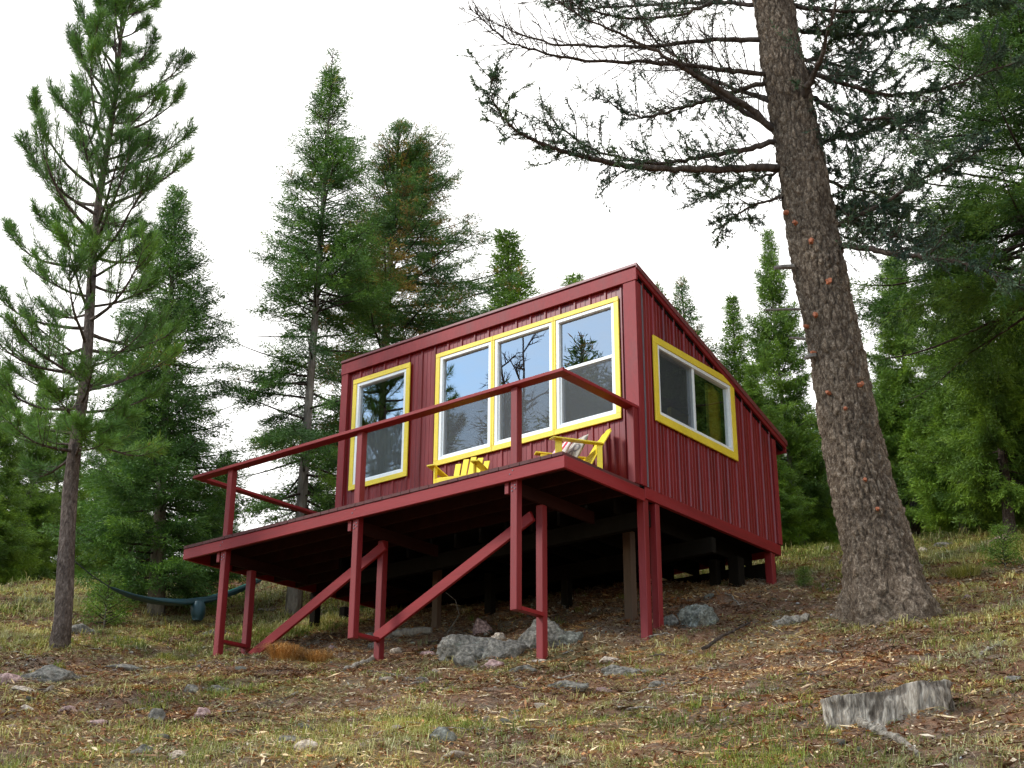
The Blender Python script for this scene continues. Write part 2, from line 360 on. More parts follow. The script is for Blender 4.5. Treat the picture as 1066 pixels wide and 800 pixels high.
# interior shell
mb = MB(); mb.box(-CW + .1, -.1, DF + .1, CB - .1, .0, .04); cb(mb, 'interior_floor', M['floor_in'])
mb = MB(); mb.box(-CW + .02, -.02, CB - .10, CB - .02, .0, roofz(CB) - .1); mb.box(-CW + .02, -CW + .09, DF + .12, CB - .1, 0, 1.6); mb.box(-2.7, -2.62, DF + 1.5, CB - .1, .04, 1.5)
for a, b in ((DF, 2.6), (2.6, CB)): pass
cb(mb, 'interior_wall', M['interior'])
mb = MB(); yy0, yy1 = DF + .12, CB - .1; mb.add([(-CW + .1, yy0, roofz(yy0) - .2), (-.1, yy0, roofz(yy0) - .2), (-.1, yy1, roofz(yy1) - .2), (-CW + .1, yy1, roofz(yy1) - .2)], [(0, 1, 2, 3)]); cb(mb, 'interior_ceiling', M['interior'])
mb = MB(); mb.box(-.75, -.70, 3.30, 3.95, .04, 1.66); mb.box(-1.2, -.35, 3.95, 4.0, .04, 1.5); mb.box(-.17, -.13, 3.28, 3.575, .9, 1.85); cb(mb, 'door_casing', M['yellow'])
# roof
mb = MB()
def roofquad(x0, x1, y0, y1, t0, t1):
    p = [(x, y, roofz(y) + t) for t in (t0, t1) for y in (y0, y1) for x in (x0, x1)]
    mb.add(p, [(0, 2, 3, 1), (4, 5, 7, 6), (0, 1, 5, 4), (2, 6, 7, 3), (0, 4, 6, 2), (1, 3, 7, 5)])
roofquad(-CW - .05, .05, DF - .06, 5.00, -.012, .018)
for x in np.arange(-CW + .1, 0, .2286):
    roofquad(x, x + .03, DF + .15, 5.00, .018, .034)
roofq = cb(mb, 'roof', M['roof_metal'])
mb = MB()
for x in np.arange(-CW + .02, -.02, .6): roofquad(x, x + .04, DF + .02, 4.95, -.14, -.013)
o = mb.build('rafter', M['shaded_wood'], None, loc=LOC); o.parent = cab; o.location = (0, 0, 0)
mb = MB(); mb.box(-CW - .045, .045, DF - .055, DF - .02, RT - .175, RT - .014); cb(mb, 'fascia', M['red_trim'], bevel=.004)
for x in (.020, -CW - .045):
    mb = MB(); roofquad(x, x + .027, DF - .018, 4.985, -.105, -.0125); cb(mb, 'rake_board', M['red_trim'])
mb = MB(); mb.box(-CW - .045, .045, 4.955, 4.985, roofz(4.98) - .16, roofz(4.98) - .02); cb(mb, 'eave_board', M['red_trim'])
mb = MB(); roofquad(.050, .058, DF - .06, 5.005, -.045, .022); roofquad(.030, .050, DF - .06, 5.005, .0185, .022); mb.box(-CW - .05, .05, 5.001, 5.007, roofz(5.0) - .05, roofz(5.0) + .02); cb(mb, 'drip_edge', M['roof_metal'])
# corner trims
mb = MB(); mb.box(-.155, .024, DF - .045, DF - .018, .005, RT - .177); mb.box(-.001, .024, DF - .0175, DF + .07, .0, RT - .19); cb(mb, 'corner_trim', M['red_trim'], bevel=.003)
mb = MB(); mb.box(-CW - .04, -CW + .085, DF - .045, DF - .018, .005, RT - .177); cb(mb, 'corner_trim', M['red_trim'], bevel=.003)
mb = MB(); mb.box(-.005, .03, CB - .07, CB + .03, .0, roofz(CB) - .15); cb(mb, 'corner_trim', M['red_trim'], bevel=.003)
mb = MB(); mb.box(.019, .026, DF + .071, DF + .10, 0, RT - .2); cb(mb, 'corner_flashing', M['edge_metal'])
# windows
def window(axisf, parts, casing, name='window', meet=None, slide=None, screen='low', casing_seg=None, label=None):
    # casing (u0,u1,z0,z1) ; axisf(u, d, z): d = distance out of wall
    u0, u1, z0, z1 = casing
    def bx(mb, a, b, d0, d1, c, d):
        p = [axisf(u, dd, z) for z in (c, d) for dd in (d0, d1) for u in (a, b)]
        mb.add(p, [(0, 2, 3, 1), (4, 5, 7, 6), (0, 1, 5, 4), (2, 6, 7, 3), (0, 4, 6, 2), (1, 3, 7, 5)])
    cl, cr, ct, cbm = casing_seg or (.07, .07, .07, .07)
    mb = MB()
    bx(mb, u0, u1, .019, .042, z1 - ct, z1); bx(mb, u0, u1, .019, .042, z0, z0 + cbm)
    bx(mb, u0, u0 + cl, .019, .040, z0 + cbm + .0005, z1 - ct - .0005); bx(mb, u1 - cr, u1, .019, .040, z0 + cbm + .0005, z1 - ct - .0005)
    w = mb.build(name, M['yellow'], None, loc=LOC, bevel=.003); w.parent = cab; w.location = (0, 0, 0)
    if label: w['label'] = label
    a, b, c, d = u0 + cl, u1 - cr, z0 + cbm, z1 - ct
    f = .042
    mb = MB(); bx(mb, a, b, -.06, .030, d - f, d); bx(mb, a, b, -.06, .030, c, c + f); bx(mb, a, a + f, -.059, .029, c + f, d - f); bx(mb, b - f, b, -.059, .029, c + f, d - f)
    def ch(mb, nm, m, **k):
        o = mb.build(nm, m, None, loc=LOC, **k); o.parent = w; o.location = (0, 0, 0); return o
    ch(mb, 'frame', M['white'], bevel=.002)
    a, b, c, d = a + f, b - f, c + f, d - f
    if meet is not None:
        mb = MB(); bx(mb, a, b, -.045, .012, meet - .02, meet + .02); ch(mb, 'meeting_rail', M['white'], bevel=.002)
        s = .022; mb = MB(); bx(mb, a, b, -.04, .006, c, c + s); bx(mb, a, a + s, -.04, .005, c + s, meet - .02); bx(mb, b - s, b, -.04, .005, c + s, meet - .02); ch(mb, 'sash', M['white'])
        mb = MB(); mb.add([axisf(a, -.012, meet), axisf(b, -.012, meet), axisf(b, -.012, d), axisf(a, -.012, d)], [(0, 1, 2, 3)]); ch(mb, 'pane', M['glass'])
        mb = MB(); mb.add([axisf(a, -.030, c), axisf(b, -.030, c), axisf(b, -.030, meet), axisf(a, -.030, meet)], [(0, 1, 2, 3)]); ch(mb, 'pane', M['glass'])
        mb = MB(); mb.add([axisf(a, .002, c), axisf(b, .002, c), axisf(b, .002, meet), axisf(a, .002, meet)], [(0, 1, 2, 3)]); ch(mb, 'screen', M['screen'])
    if slide is not None:
        mb = MB(); bx(mb, slide - .022, slide + .022, -.045, .014, c, d); ch(mb, 'meeting_rail', M['white'], bevel=.002)
        mb = MB(); mb.add([axisf(a, -.030, c), axisf(slide, -.030, c), axisf(slide, -.030, d), axisf(a, -.030, d)], [(0, 1, 2, 3)]); ch(mb, 'pane', M['glass'])
        mb = MB(); mb.add([axisf(slide, -.012, c), axisf(b, -.012, c), axisf(b, -.012, d), axisf(slide, -.012, d)], [(0, 1, 2, 3)]); ch(mb, 'pane', M['glass'])
        mb = MB(); mb.add([axisf(a, .002, c), axisf(slide, .002, c), axisf(slide, .002, d), axisf(a, .002, d)], [(0, 1, 2, 3)]); ch(mb, 'screen', M['screen'])
    return w
ff = lambda u, d, z: (u, DF - d, z)
fs = lambda u, d, z: (d, u, z)
w1 = window(ff, None, (-4.66, -3.60, .83, 2.43), meet=1.66, label='separate front window with a pale curtain')
window(ff, None, (-3.14, -2.175, .86, 2.42), meet=1.68, casing_seg=(.07, .03, .06, .07))
window(ff, None, (-2.173, -1.205, .86, 2.42), meet=1.68, casing_seg=(.03, .03, .06, .07))
window(ff, None, (-1.203, -.235, .86, 2.42), meet=1.68, casing_seg=(.03, .07, .06, .07))
window(fs, None, side_win, slide=2.70, label='wide sliding side window', casing_seg=(.09, .09, .09, .10))
mb = MB()
xs = np.linspace(-4.52, -3.72, 60)
V = [(x, DF + .12 + .02 * math.sin(x * 60), z) for z in (.95, 1.75) for x in xs] 
mb.add(V, [(i, i + 1, i + 61, i + 60) for i in range(59)]); cb(mb, 'curtain', M['curtain'])
# floor platform of the cabin
mb = MB(); mb.box(-CW, .0, DF + .02, CB, -.055, -.005); cb(mb, 'subfloor', M['shaded_wood'])
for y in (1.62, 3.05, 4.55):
    mb = MB(); mb.box(-CW, -.045, y, y + .09, -.43, -.24); cb(mb, 'floor_beam', M['shaded_wood'])
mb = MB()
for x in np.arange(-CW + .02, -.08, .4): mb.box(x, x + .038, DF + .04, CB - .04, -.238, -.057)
cb(mb, 'floor_joist', M['shaded_wood'])
mb = MB(); mb.box(-.04, .012, 1.53, CB + .01, -.14, -.001); cb(mb, 'skirt_board', M['red_wood_y'], bevel=.004)
mb = MB(); mb.box(-CW, -.042, CB - .03, CB + .008, -.14, -.007); cb(mb, 'skirt_board', M['red_wood_x'], bevel=.004)
mb = MB(); mb.box(-1.9, -.9, 2.3, 3.6, -.62, -.44); cb(mb, 'water_tank', M['shaded_wood']) if False else None
# posts under the cabin
def cpost(x, y, w, m, top=-.245, name='post'):
    mb = MB(); z = gz(x, y) - .15; mb.box(x - w / 2, x + w / 2, y - w / 2, y + w / 2, z, top); return cb(mb, name, m, bevel=.004)
R1x = -.05
cpost(R1x, 1.56, .095, M['red_wood_z'], -.142); cpost(R1x, 1.80, .09, M['red_wood_z'], -.142)
cpost(-.055, 4.50, .10, M['red_wood_z'], -.142)
for px, py, m, w in [(657, 646, 'raw_wood', .11), (745, 611, 'shaded_wood', .11), (767.5, 611, 'shaded_wood', .15), (454, 655, 'raw_wood', .09), (327, 655, 'shaded_wood', .11), (358, 645, 'shaded_wood', .11), (510, 640, 'shaded_wood', .11), (590, 632, 'shaded_wood', .11)]:
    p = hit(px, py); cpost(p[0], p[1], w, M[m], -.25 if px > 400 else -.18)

# ------------------------------------------------------------------ deck
dk = thing('deck', 'red wooden deck with a single top rail, cantilevered on braced posts around the cabin', 'deck', (0, 0, 0))
def pt(mb, name, m, **k): return mb.build(name, m, dk, **k)
DL = 6.15
mb = MB()
x = -.004
while x > -DL:
    x0 = max(x - .138, -DL)
    far = DF - .05 if x > -CW - .05 else 4.05
    if x > -CW - .05 and x0 < -CW - .05: far = DF - .05
    mb.box(x0, x, -.012 - random.random() * .006, far, -.036, random.random() * .003); x -= .1445
pt(mb, 'deck_boards', M['deck_board'])
mb = MB(); mb.box(-DL - .01, .012, -.002, .036, -.178, -.038); pt(mb, 'fascia', M['red_wood_x'], bevel=.004)
mb = MB(); mb.box(-.026, .012, .038, 1.528, -.178, -.038); pt(mb, 'fascia', M['red_wood_y'], bevel=.004)
mb = MB(); mb.box(-DL - .01, -DL + .028, .038, 4.05, -.178, -.038); pt(mb, 'fascia', M['red_wood_y'], bevel=.004)
mb = MB(); mb.box(-DL + .03, -CW - .02, 4.01, 4.048, -.178, -.038); pt(mb, 'fascia', M['shaded_wood'])
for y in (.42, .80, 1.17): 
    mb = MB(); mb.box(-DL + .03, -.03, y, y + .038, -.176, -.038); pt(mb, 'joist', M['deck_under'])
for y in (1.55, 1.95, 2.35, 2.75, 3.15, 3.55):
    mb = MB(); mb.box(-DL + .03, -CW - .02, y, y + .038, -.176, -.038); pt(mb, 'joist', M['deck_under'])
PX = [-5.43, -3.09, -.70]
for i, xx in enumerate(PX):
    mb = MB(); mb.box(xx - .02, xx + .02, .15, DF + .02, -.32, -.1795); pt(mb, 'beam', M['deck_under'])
    fx = xx + (.02 if i < 2 else 0)
    # front hanging post, running up to the rail
    zb = -1.58 if i else gz(fx, .085) - .04
    mb = MB(); mb.box(fx - .045, fx + .045, .040, .130, zb, .912); pt(mb, 'post', M['red_wood_z'], bevel=.005)
    mb = MB(); mb.box(fx - .125, fx - .075, .042, .085, -.30, -.1785); pt(mb, 'hanger_block', M['red_wood_z'])
    g_ = gz(xx - .04, .57)
    mb = MB(); mb.box(xx - .045 - .03, xx + .045 - .03, .525, .615, g_ - .12, -.3205 if i < 2 else -.3205); pt(mb, 'post', M['red_wood_z'], bevel=.005)
    zc = max(zb + .06, g_ + .06) if i != 2 else zb + .03
    mb = MB(); mb.beam((xx - .0, .131, zc), (xx - .0, .524, zc), .09, .04); pt(mb, 'tie_board', M['red_wood_y'])
for xx, zz in [(x_ + (.02 if i_ < 2 else 0), z_) for i_, x_ in enumerate(PX) for z_ in (-.235, -.275, .06)]:
    for dx in (-.018, .020):
        mb = MB(); mb.tube([(xx + dx, .0385, zz + dx * .5), (xx + dx, .032, zz + dx * .5)], .008, 8) if zz < 0 else mb.tube([(xx + dx, -.0015, -.09 + dx), (xx + dx, -.007, -.09 + dx)], .008, 8); pt(mb, 'bolt', M['edge_metal'])
def brace(p0, p1, w=.125):
    mb = MB(); mb.beam(p0, p1, .04, w, (0, -1e-3, 1)); pt(mb, 'brace', M['red_wood_x'], bevel=.004)
brace((-5.30, .503, gz(-5.3, .5) - .03), (-3.02, .503, -.40)); brace((-3.12, .503, -1.50), (-.80, .503, -.44))
# cabin corner half post for the rail
mb = MB(); mb.box(-.085, .005, DF - .145, DF - .048, .003, .912); pt(mb, 'post', M['red_wood_z'], bevel=.004)
# rails: flat caps
mb = MB(); mb.box(-6.10, .012, -.012, .130, .913, .953); pt(mb, 'rail', M['red_wood_x'], bevel=.004)
mb = MB(); mb.box(-.125, .012, .1305, DF - .047, .912, .952); pt(mb, 'rail', M['red_wood_y'], bevel=.004)
mb = MB(); mb.box(-6.10, -5.99, .1305, 4.0, .911, .951); pt(mb, 'rail', M['red_wood_y'], bevel=.004)
for yy in (3.9, 2.1):
    mb = MB(); mb.box(-6.09, -6.0, yy, yy + .09, -.036, .911); pt(mb, 'post', M['red_wood_z'], bevel=.004)

# ------------------------------------------------------------------ chairs
def chair(label, loc, rz, sc=1.0, rec=.42):
    t = thing('garden_chair', label, 'chair', loc, 'yellow chairs on the deck', rz); t.scale = (sc, sc, sc)
    m = M['chair_yellow']
    def p(mb, n): return mb.build(n, m, t, bevel=.004)
    mb = MB()
    for k in range(6):
        y = -.30 + k * .095; z = .36 - k * .028; mb.box(-.27, .27, y, y + .08, z, z + .022)
    p(mb, 'seat')
    mb = MB(); mb.box(-.29, .29, -.335, -.31, .24, .355); p(mb, 'apron')
    mb = MB(); hs = [.78, .86, .89, .86, .78]
    for k in range(5):
        x = -.25 + k * .105; y0, z0 = .20, .20; L = hs[k] - .08; dy, dz = math.sin(rec), math.cos(rec)
        mb.beam((x + .04, y0, z0), (x + .04 + (k - 2) * .012, y0 + L * dy, z0 + L * dz), .09, .02, (0, -1, .4))
    p(mb, 'backrest')
    mb = MB(); mb.beam((-.3, .34, .48), (.3, .34, .48), .03, .07); p(mb, 'back_support')
    for sx in (-1, 1):
        mb = MB(); mb.prism([(-.42, -.06), (-.40, .07), (.30, .05), (.38, .02), (.38, -.05)], lambda q, s, sx=sx: (sx * (.34) + q[1] * sx, q[0] + .02, .545 + s * .022)); p(mb, 'armrest')
        mb = MB(); mb.box(sx * .31 - .012, sx * .31 + .012, -.32, -.22, .0, .544); p(mb, 'leg')
        mb = MB(); mb.prism([(-.34, .24), (-.34, .35), (.2, .20), (.50, .03), (.50, -.0), (.40, -.0), (.1, .12)], lambda q, s, sx=sx: (sx * .282 + (s - .5) * .022, q[0], q[1])); p(mb, 'leg')
        mb = MB(); mb.prism([(.30, .10), (.38, .10), (.38, .544), (.30, .544)], lambda q, s, sx=sx: (sx * .325 + (s - .5) * .022, q[0], q[1])); p(mb, 'leg')
    return t
chair('yellow slatted chair without a cushion, under the row of three windows', (-2.15, .86, .004), R_(20), .80)
c2 = chair('yellow slatted chair at the deck corner with a patterned cushion on it', (-.66, 1.00, .004), R_(-33), .80, .52)
def pillow(name, label, loc, rot, size, m):
    n = 24; V = []; u = np.linspace(-1, 1, n); X, Y = np.meshgrid(u, u); 
    th = (np.clip(1 - np.abs(X) ** 2.6, 0, 1) * np.clip(1 - np.abs(Y) ** 2.6, 0, 1)) ** .55
    top = np.c_[(X * size[0] / 2).ravel(), (Y * size[1] / 2).ravel(), (th * size[2] / 2).ravel()]; bot = top * [1, 1, -1]
    ii = np.arange(n * n).reshape(n, n); q = np.stack([ii[:-1, :-1], ii[:-1, 1:], ii[1:, 1:], ii[1:, :-1]], -1).reshape(-1, 4)
    mb = MB(); mb.add(np.r_[top, bot], [tuple(a) for a in q] + [tuple(a + n * n)[::-1] for a in q])
    o = mb.build(name, m, None, smooth=True); o.location = loc; o.rotation_euler = rot; return tag(o, label, 'cushion')
def clothmat(name, cols, sc, kind='stripe'):
    m, nt, b = newmat(name); v = mapped(nt, sc)
    if kind == 'stripe':
        w = N(nt, 'ShaderNodeTexWave', Scale=5.0, Distortion=2.5); nt.links.new(v, w.inputs['Vector']); f = w.outputs[0]
    else:
        w = N(nt, 'ShaderNodeTexVoronoi', Scale=9.0); nt.links.new(v, w.inputs['Vector']); f = w.outputs[0]
    nt.links.new(ramp(nt, f, cols), b.inputs['Base Color']); b.inputs['Roughness'].default_value = .9; return m
cm1 = clothmat('red_white_cloth', [(.4, (.55, .03, .06)), (.55, (.8, .72, .70))], (1, 1, 1))
cm2 = clothmat('grey_patterned_cloth', [(.25, (.6, .52, .42)), (.45, (.09, .08, .08)), (.65, (.45, .40, .33))], (1, 1, 1), 'v')
pillow('cushion', 'red and white cushion lying on the seat of the chair at the deck corner', (-.72, .90, .38), (R_(60), 0, R_(-24)), (.32, .30, .10), cm1)
pillow('cushion', 'grey patterned cushion leaning against the back of the chair at the deck corner', (-.62, 1.06, .43), (R_(62), 0, R_(-24)), (.34, .38, .10), cm2)

# ------------------------------------------------------------------ foliage generator
def needles(B, D, S, Wd, spread, r, ax_jit=0.35):
    """tris from base points B along directions D, size S"""
    n = len(B); J = r.normal(size=(n, 3)) * spread; d = D + J; d /= np.linalg.norm(d, axis=1)[:, None] + 1e-9
    q = np.cross(d, r.normal(size=(n, 3))); q /= np.linalg.norm(q, axis=1)[:, None] + 1e-9
    L = (S * (.65 + .7 * r.random(n)))[:, None]; w = (Wd * (.7 + .6 * r.random(n)))[:, None] * .5
    m = B + d * L * .45
    V = np.stack([B, m + q * w, B + d * L, m - q * w], 1).reshape(-1, 3)
    Fq = np.arange(n * 4).reshape(n, 4); return V, Fq
def curve(p0, d0, L, n, droop, up_end, r, wig=.03):
    p = [p0]; d = d0 / np.linalg.norm(d0); s = L / (n - 1)
    for k in range(1, n):
        t = k / (n - 1); d = d + np.array([0, 0, -droop * s * (1 - t) + up_end * s * t]) + r.normal(size=3) * wig; d /= np.linalg.norm(d); p.append(p[-1] + d * s)
    return np.array(p)
def interp(path, ts):
    n = len(path); x = np.clip(ts, 0, 1) * (n - 1); i = np.minimum(x.astype(int), n - 2); f = (x - i)[:, None]
    return path[i] * (1 - f) + path[i + 1] * f, path[i + 1] - path[i]
def fir_meshes(seed, H, R, zb=.08, nb=170, dens=1.0, up=.35, droop=.25, ns=.045, nw=.011, trunk_r=.11, trunk_path=None, shape=.85, gap=0.0, side=None, sp=.075, cone=0.0, sparse_low=0.0, clump=.22):
    r = np.random.default_rng(seed)
    if trunk_path is None:
        k = 14; z = np.linspace(0, H, k); lean = r.normal(size=2) * .02
        trunk_path = np.c_[lean[0] * z + .05 * np.sin(z * .8 + seed), lean[1] * z + .05 * np.cos(z * .7), z]
    tp = np.array(trunk_path, float); H = tp[-1, 2]
    tm = MB(); rad = trunk_r * (1 - np.linspace(0, 1, len(tp)) * .93); rad[0] *= 1.35
    pth = tp.copy(); pth[0, 2] -= .25
    tm.tube(pth, rad, 14, None, True, .12)
    V = []; Fq = []; A = []; nv = 0; tw = MB()
    for i in range(nb):
        t = (i + r.random()) / nb; s = t ** .92; h = zb + (1 - zb) * s
        base, td = interp(tp, np.array([h])); base = base[0]
        az = i * 2.39996 + r.normal() * .35
        prof = (1 - s) ** shape * (1 if s > .12 else .75 + 2 * s) + .035
        L = R * prof * (.62 + .55 * r.random())
        if side is not None: L *= 1 + side[1] * math.cos(az - side[0])
        if r.random() < gap: continue
        if sparse_low and s < sparse_low and r.random() < .68: continue
        el = (-.25 + up) * 1.0 * (1 - s) + (.95) * s ** 1.6 + r.normal() * .12
        d0 = np.array([math.cos(az) * math.cos(el), math.sin(az) * math.cos(el), math.sin(el)])
        P = curve(base, d0, L, 8, droop * 1.6, .55, r)
        tw.tube(P, np.linspace(.006 + .010 * L, .003, 8), 4, .4, False)
        nbr = max(3, int(L / sp)); ts = np.linspace(.12 if s > .3 else .22, 1, nbr)
        bp, bd = interp(P, ts); bd /= np.linalg.norm(bd, axis=1)[:, None] + 1e-9
        sd = np.cross(bd, [0, 0, 1.0]); sd /= np.linalg.norm(sd, axis=1)[:, None] + 1e-9
        tone = np.clip(.35 + .16 * r.normal(), 0, .85)
        for sgn in (-1, 1):
            ll = (.42 * L * (1 - ts) ** .75 + .08) * (.5 + .8 * r.random(nbr)); ll = np.minimum(ll, .75)
            dd = bd * .75 + sd * sgn * .85 + np.c_[np.zeros(nbr), np.zeros(nbr), -.18 + r.normal(size=nbr) * .18]; dd /= np.linalg.norm(dd, axis=1)[:, None]
            keep = noise(bp * 2.1 + seed, seed) < clump
            for j in range(nbr):
                if not keep[j]: continue
                m = max(5, int(ll[j] / (.013) * dens)); q = r.random(m)
                B = bp[j] + dd[j] * (q * ll[j])[:, None] + np.c_[np.zeros(m), np.zeros(m), -.35 * (q * ll[j]) ** 2] + r.normal(size=(m, 3)) * (.012 + .25 * ns)
                D = np.repeat(dd[j][None] * .8, m, 0)
                v_, f_ = needles(B, D, np.full(m, ns), np.full(m, nw), .42, r)
                V.append(v_); Fq.append(f_ + nv); nv += len(v_)
                a = np.clip(tone + .25 * q + r.normal(size=m) * .08, 0, .9)
                if cone and r.random() < cone * (.4 + s): a[:] = .92 + .06 * r.random()
                A.append(np.repeat(a, 4))
    V = np.concatenate(V); Fq = np.concatenate(Fq); A = np.concatenate(A)
    # twigs wood joined to trunk mesh
    return tm, tw, (V, Fq, A)
def put_tree(name, label, meshes, loc, crown_mat, bark_mat, group=None, rz=0, sc=1.0, cat='tree'):
    t = thing(name, label, cat, loc, group, rz); t.scale = (sc, sc, sc)
    tr, cr, br = meshes
    for nme, me in (('trunk', tr), ('branches', br), ('crown', cr)):
        if me is None: continue
        o = bpy.data.objects.new(nme, me); COL.objects.link(o); o.parent = t
    return t
def bake(ms, crown_mat, bark_mat, twig_mat=None):
    tm, tw, (V, Fq, A) = ms
    def mm(mb, nme, mt):
        me = bpy.data.meshes.new(nme); me.from_pydata(np.concatenate(mb.v).tolist(), [], mb.f); at = me.attributes.new('v', 'FLOAT', 'POINT'); at.data.foreach_set('value', np.concatenate(mb.a).astype(np.float32))
        me.polygons.foreach_set('use_smooth', [True] * len(me.polygons)); me.materials.append(mt); return me
    cr = tri_mesh('crown', V, Fq, A); cr.materials.append(crown_mat)
    return mm(tm, 'trunk', bark_mat), cr, mm(tw, 'branches', twig_mat or M['twig'])
def local_path(base, pix, r_axis):      # trunk path from pixels, local to base
    pts = [at_plane(x, y, r_axis) for x, y in pix]; return np.array(pts) - base
def raxis(p): return (p[:2] - CAM[:2]) @ FH

# centre tall fir: bare lower trunk, heavier on the right
b0 = hit(305, 640); ra = raxis(b0)
tp = local_path(b0, [(305, 640), (313, 540), (319, 450), (328, 330), (335, 230), (341, 140), (346, 58)], ra); tp[0] = 0
ms = fir_meshes(41, 11, 2.0, .17, 370, 1.8, .15, .30, .068, .0125, .105, tp, .88, .05, (math.atan2(CR[1], CR[0]), .10), cone=.02, sparse_low=.40, clump=.22)
put_tree('fir_tree', 'tall fir left of the cabin, bare pale lower trunk behind the deck rail', bake(ms, M['fir'], M['bark_grey']), b0, None, None, 'fir trees around the cabin')
# cone-laden fir right behind it
b1 = at_r(392, 600, 23.5); b1[2] = gz(b1[0], b1[1]); ra = raxis(b1)
tp = local_path(b1, [(392, 620), (397, 450), (404, 300), (412, 200), (416, 132)], ra); tp[0] = 0
ms = fir_meshes(57, 10, 3.0, .12, 330, 1.65, .20, .22, .068, .0125, .12, tp, .92, .14, (math.atan2(CR[1], CR[0]), .25), cone=.14, clump=.20)
put_tree('fir_tree', 'fir with brown cones in its open top, behind the left end of the cabin roof', bake(ms, M['fir_cone'], M['bark_grey']), b1, None, None, 'fir trees around the cabin')
# dense fir on the left by the hammock
b2 = hit(163, 640); ra = raxis(b2)
tp = local_path(b2, [(163, 640), (167, 520), (173, 400), (179, 290), (183, 200)], ra); tp[0] = 0
ms = fir_meshes(68, 8, 1.65, .05, 340, 1.5, .10, .22, .070, .013, .11, tp, .68, .06, cone=.0, clump=.42)
put_tree('fir_tree', 'dense dark green fir behind the hammock, branches down to the grass', bake(ms, M['fir'], M['bark_grey']), b2, None, None, 'fir trees around the cabin')

# pine generator
def pine_meshes(seed, tp, R, nb, tr):
    r = np.random.default_rng(seed); tp = np.array(tp, float)
    tm = MB(); z = np.linspace(0, 1, 24); P, _ = interp(tp, z); P = P + np.c_[.025 * np.sin(z * 19), .025 * np.cos(z * 15), z * 0]; P[0, 2] -= .25
    rad = tr * (1 - z * .90); rad[0] *= 1.3; tm.tube(P, rad, 16, None, True, .14)
    tw = MB(); V = []; Fq = []; A = []; nv = 0
    for i in range(nb):
        s = (i + r.random()) / nb; h = .28 + .71 * s; base, _ = interp(tp, np.array([h])); base = base[0]; az = i * 2.39996 + r.normal() * .4
        L = R * ((1 - s) ** .62 * (.55 + .9 * min(1, s * 2.2)) * .85 + .10) * (.6 + .6 * r.random())
        el = -.10 + .95 * s + r.normal() * .12
        d0 = np.array([math.cos(az) * math.cos(el), math.sin(az) * math.cos(el), math.sin(el)])
        P = curve(base, d0, L, 9, .12, 1.3, r, .05); tw.tube(P, np.linspace(.010 + .012 * L, .004, 9), 5, .5, False)
        ends = [P]
        for q in range(int(3 + L * 7)):
            t = .25 + .72 * r.random(); bp, bd = interp(P, np.array([t])); bd = bd[0] / np.linalg.norm(bd[0]); sd = np.cross(bd, [0, 0, 1.]); sgn = 1 if q % 2 else -1
            d = bd * .8 + sd * sgn * (.4 + .5 * r.random()) + np.array([0, 0, .25 * r.random()]); l = (.22 + .45 * r.random()) * (1.1 - t) * max(L, .6) + .12
            Q = curve(bp[0], d, l, 5, -.6, 2.0, r, .06); tw.tube(Q, np.linspace(.007, .003, 5), 4, .5, False); ends.append(Q)
        tone = np.clip(.45 + .15 * r.normal(), .05, .9)
        for Q in ends:
            m = 105; t = 1 - r.random(m) ** 1.3 * (.85 if Q is not P else .25); B, D = interp(Q, t); D = D / (np.linalg.norm(D, axis=1)[:, None] + 1e-9)
            v_, f_ = needles(B, D * .9 + np.array([0, 0, .15]), np.full(m, .125), np.full(m, .0075), .66, r)
            V.append(v_); Fq.append(f_ + nv); nv += len(v_); A.append(np.repeat(np.clip(tone + r.normal(size=m) * .12, 0, 1), 4))
    return tm, tw, (np.concatenate(V), np.concatenate(Fq), np.concatenate(A))
bp_ = hit(60, 677); ra = raxis(bp_)
tp = local_path(bp_, [(60, 677), (67, 600), (76, 510), (80, 450), (88, 370), (98, 270), (107, 190), (117, 110), (126, 30), (131, -25)], ra); tp[0] = 0
ms = pine_meshes(5, tp, 1.75, 104, .118)
put_tree('pine_tree', 'tall long-needled pine with a leaning dark trunk at the left edge', bake(ms, M['pine'], M['bark_pine'], M['bark_pine']), bp_, None, None)

# prototypes for the woods
pA = bake(fir_meshes(101, 9, 2.0, .05, 240, 1.0, .10, .22, .13, .022, .14, None, .75, .05, clump=.34), M['fir_bright'], M['bark_grey'])
pB = bake(fir_meshes(102, 9, 1.7, .08, 210, 1.0, .15, .25, .12, .020, .13, None, .80, .15, cone=.10, clump=.5), M['fir_cone'], M['bark_grey'])
pC = bake(fir_meshes(103, 9, 2.4, .12, 250, .95, .12, .20, .13, .023, .17, None, .60, .08, clump=.34), M['fir_bright'], M['bark_pine'])
pD = bake(fir_meshes(104, 9, 1.9, .18, 210, 1.0, .10, .25, .13, .022, .15, None, .65, .12, clump=.34), M['fir'], M['bark_pine'])
pE = bake(fir_meshes(105, 9, 1.25, .05, 240, 1.2, .45, .05, .11, .020, .10, None, .85, .0, clump=.9), M['fir_bright'], M['bark_grey'])
def bgtree(proto, px, top, r, label, group='woods behind the cabin', rz=None, wide=1.0):
    d = ray(px, 590); d = d / math.hypot(d[0], d[1]); x, y = CAM[0] + d[0] * r, CAM[1] + d[1] * r; z = gz(x, y)
    tz = at_r(px, top, r)[2]; sc = (tz - z) / 9.0
    t = put_tree('fir_tree', label, proto, (x, y, z), None, None, group, rz if rz is not None else random.random() * 6.28, sc)
    t.scale = (sc * wide, sc * wide, sc); return t
bgtree(pE, 547, 250, 27, 'small bright green treetop showing above the middle of the cabin roof', wide=1.9)
bgtree(pE, 585, 287, 29, 'smallest treetop above the roof, just right of the bright green one', wide=1.6)
bgtree(pB, 690, 288, 27, 'fir half hidden behind the top corner of the sloping roof')
bgtree(pB, 738, 288, 26, 'narrow fir with a cone-studded top right of the cabin roof', wide=1.0)
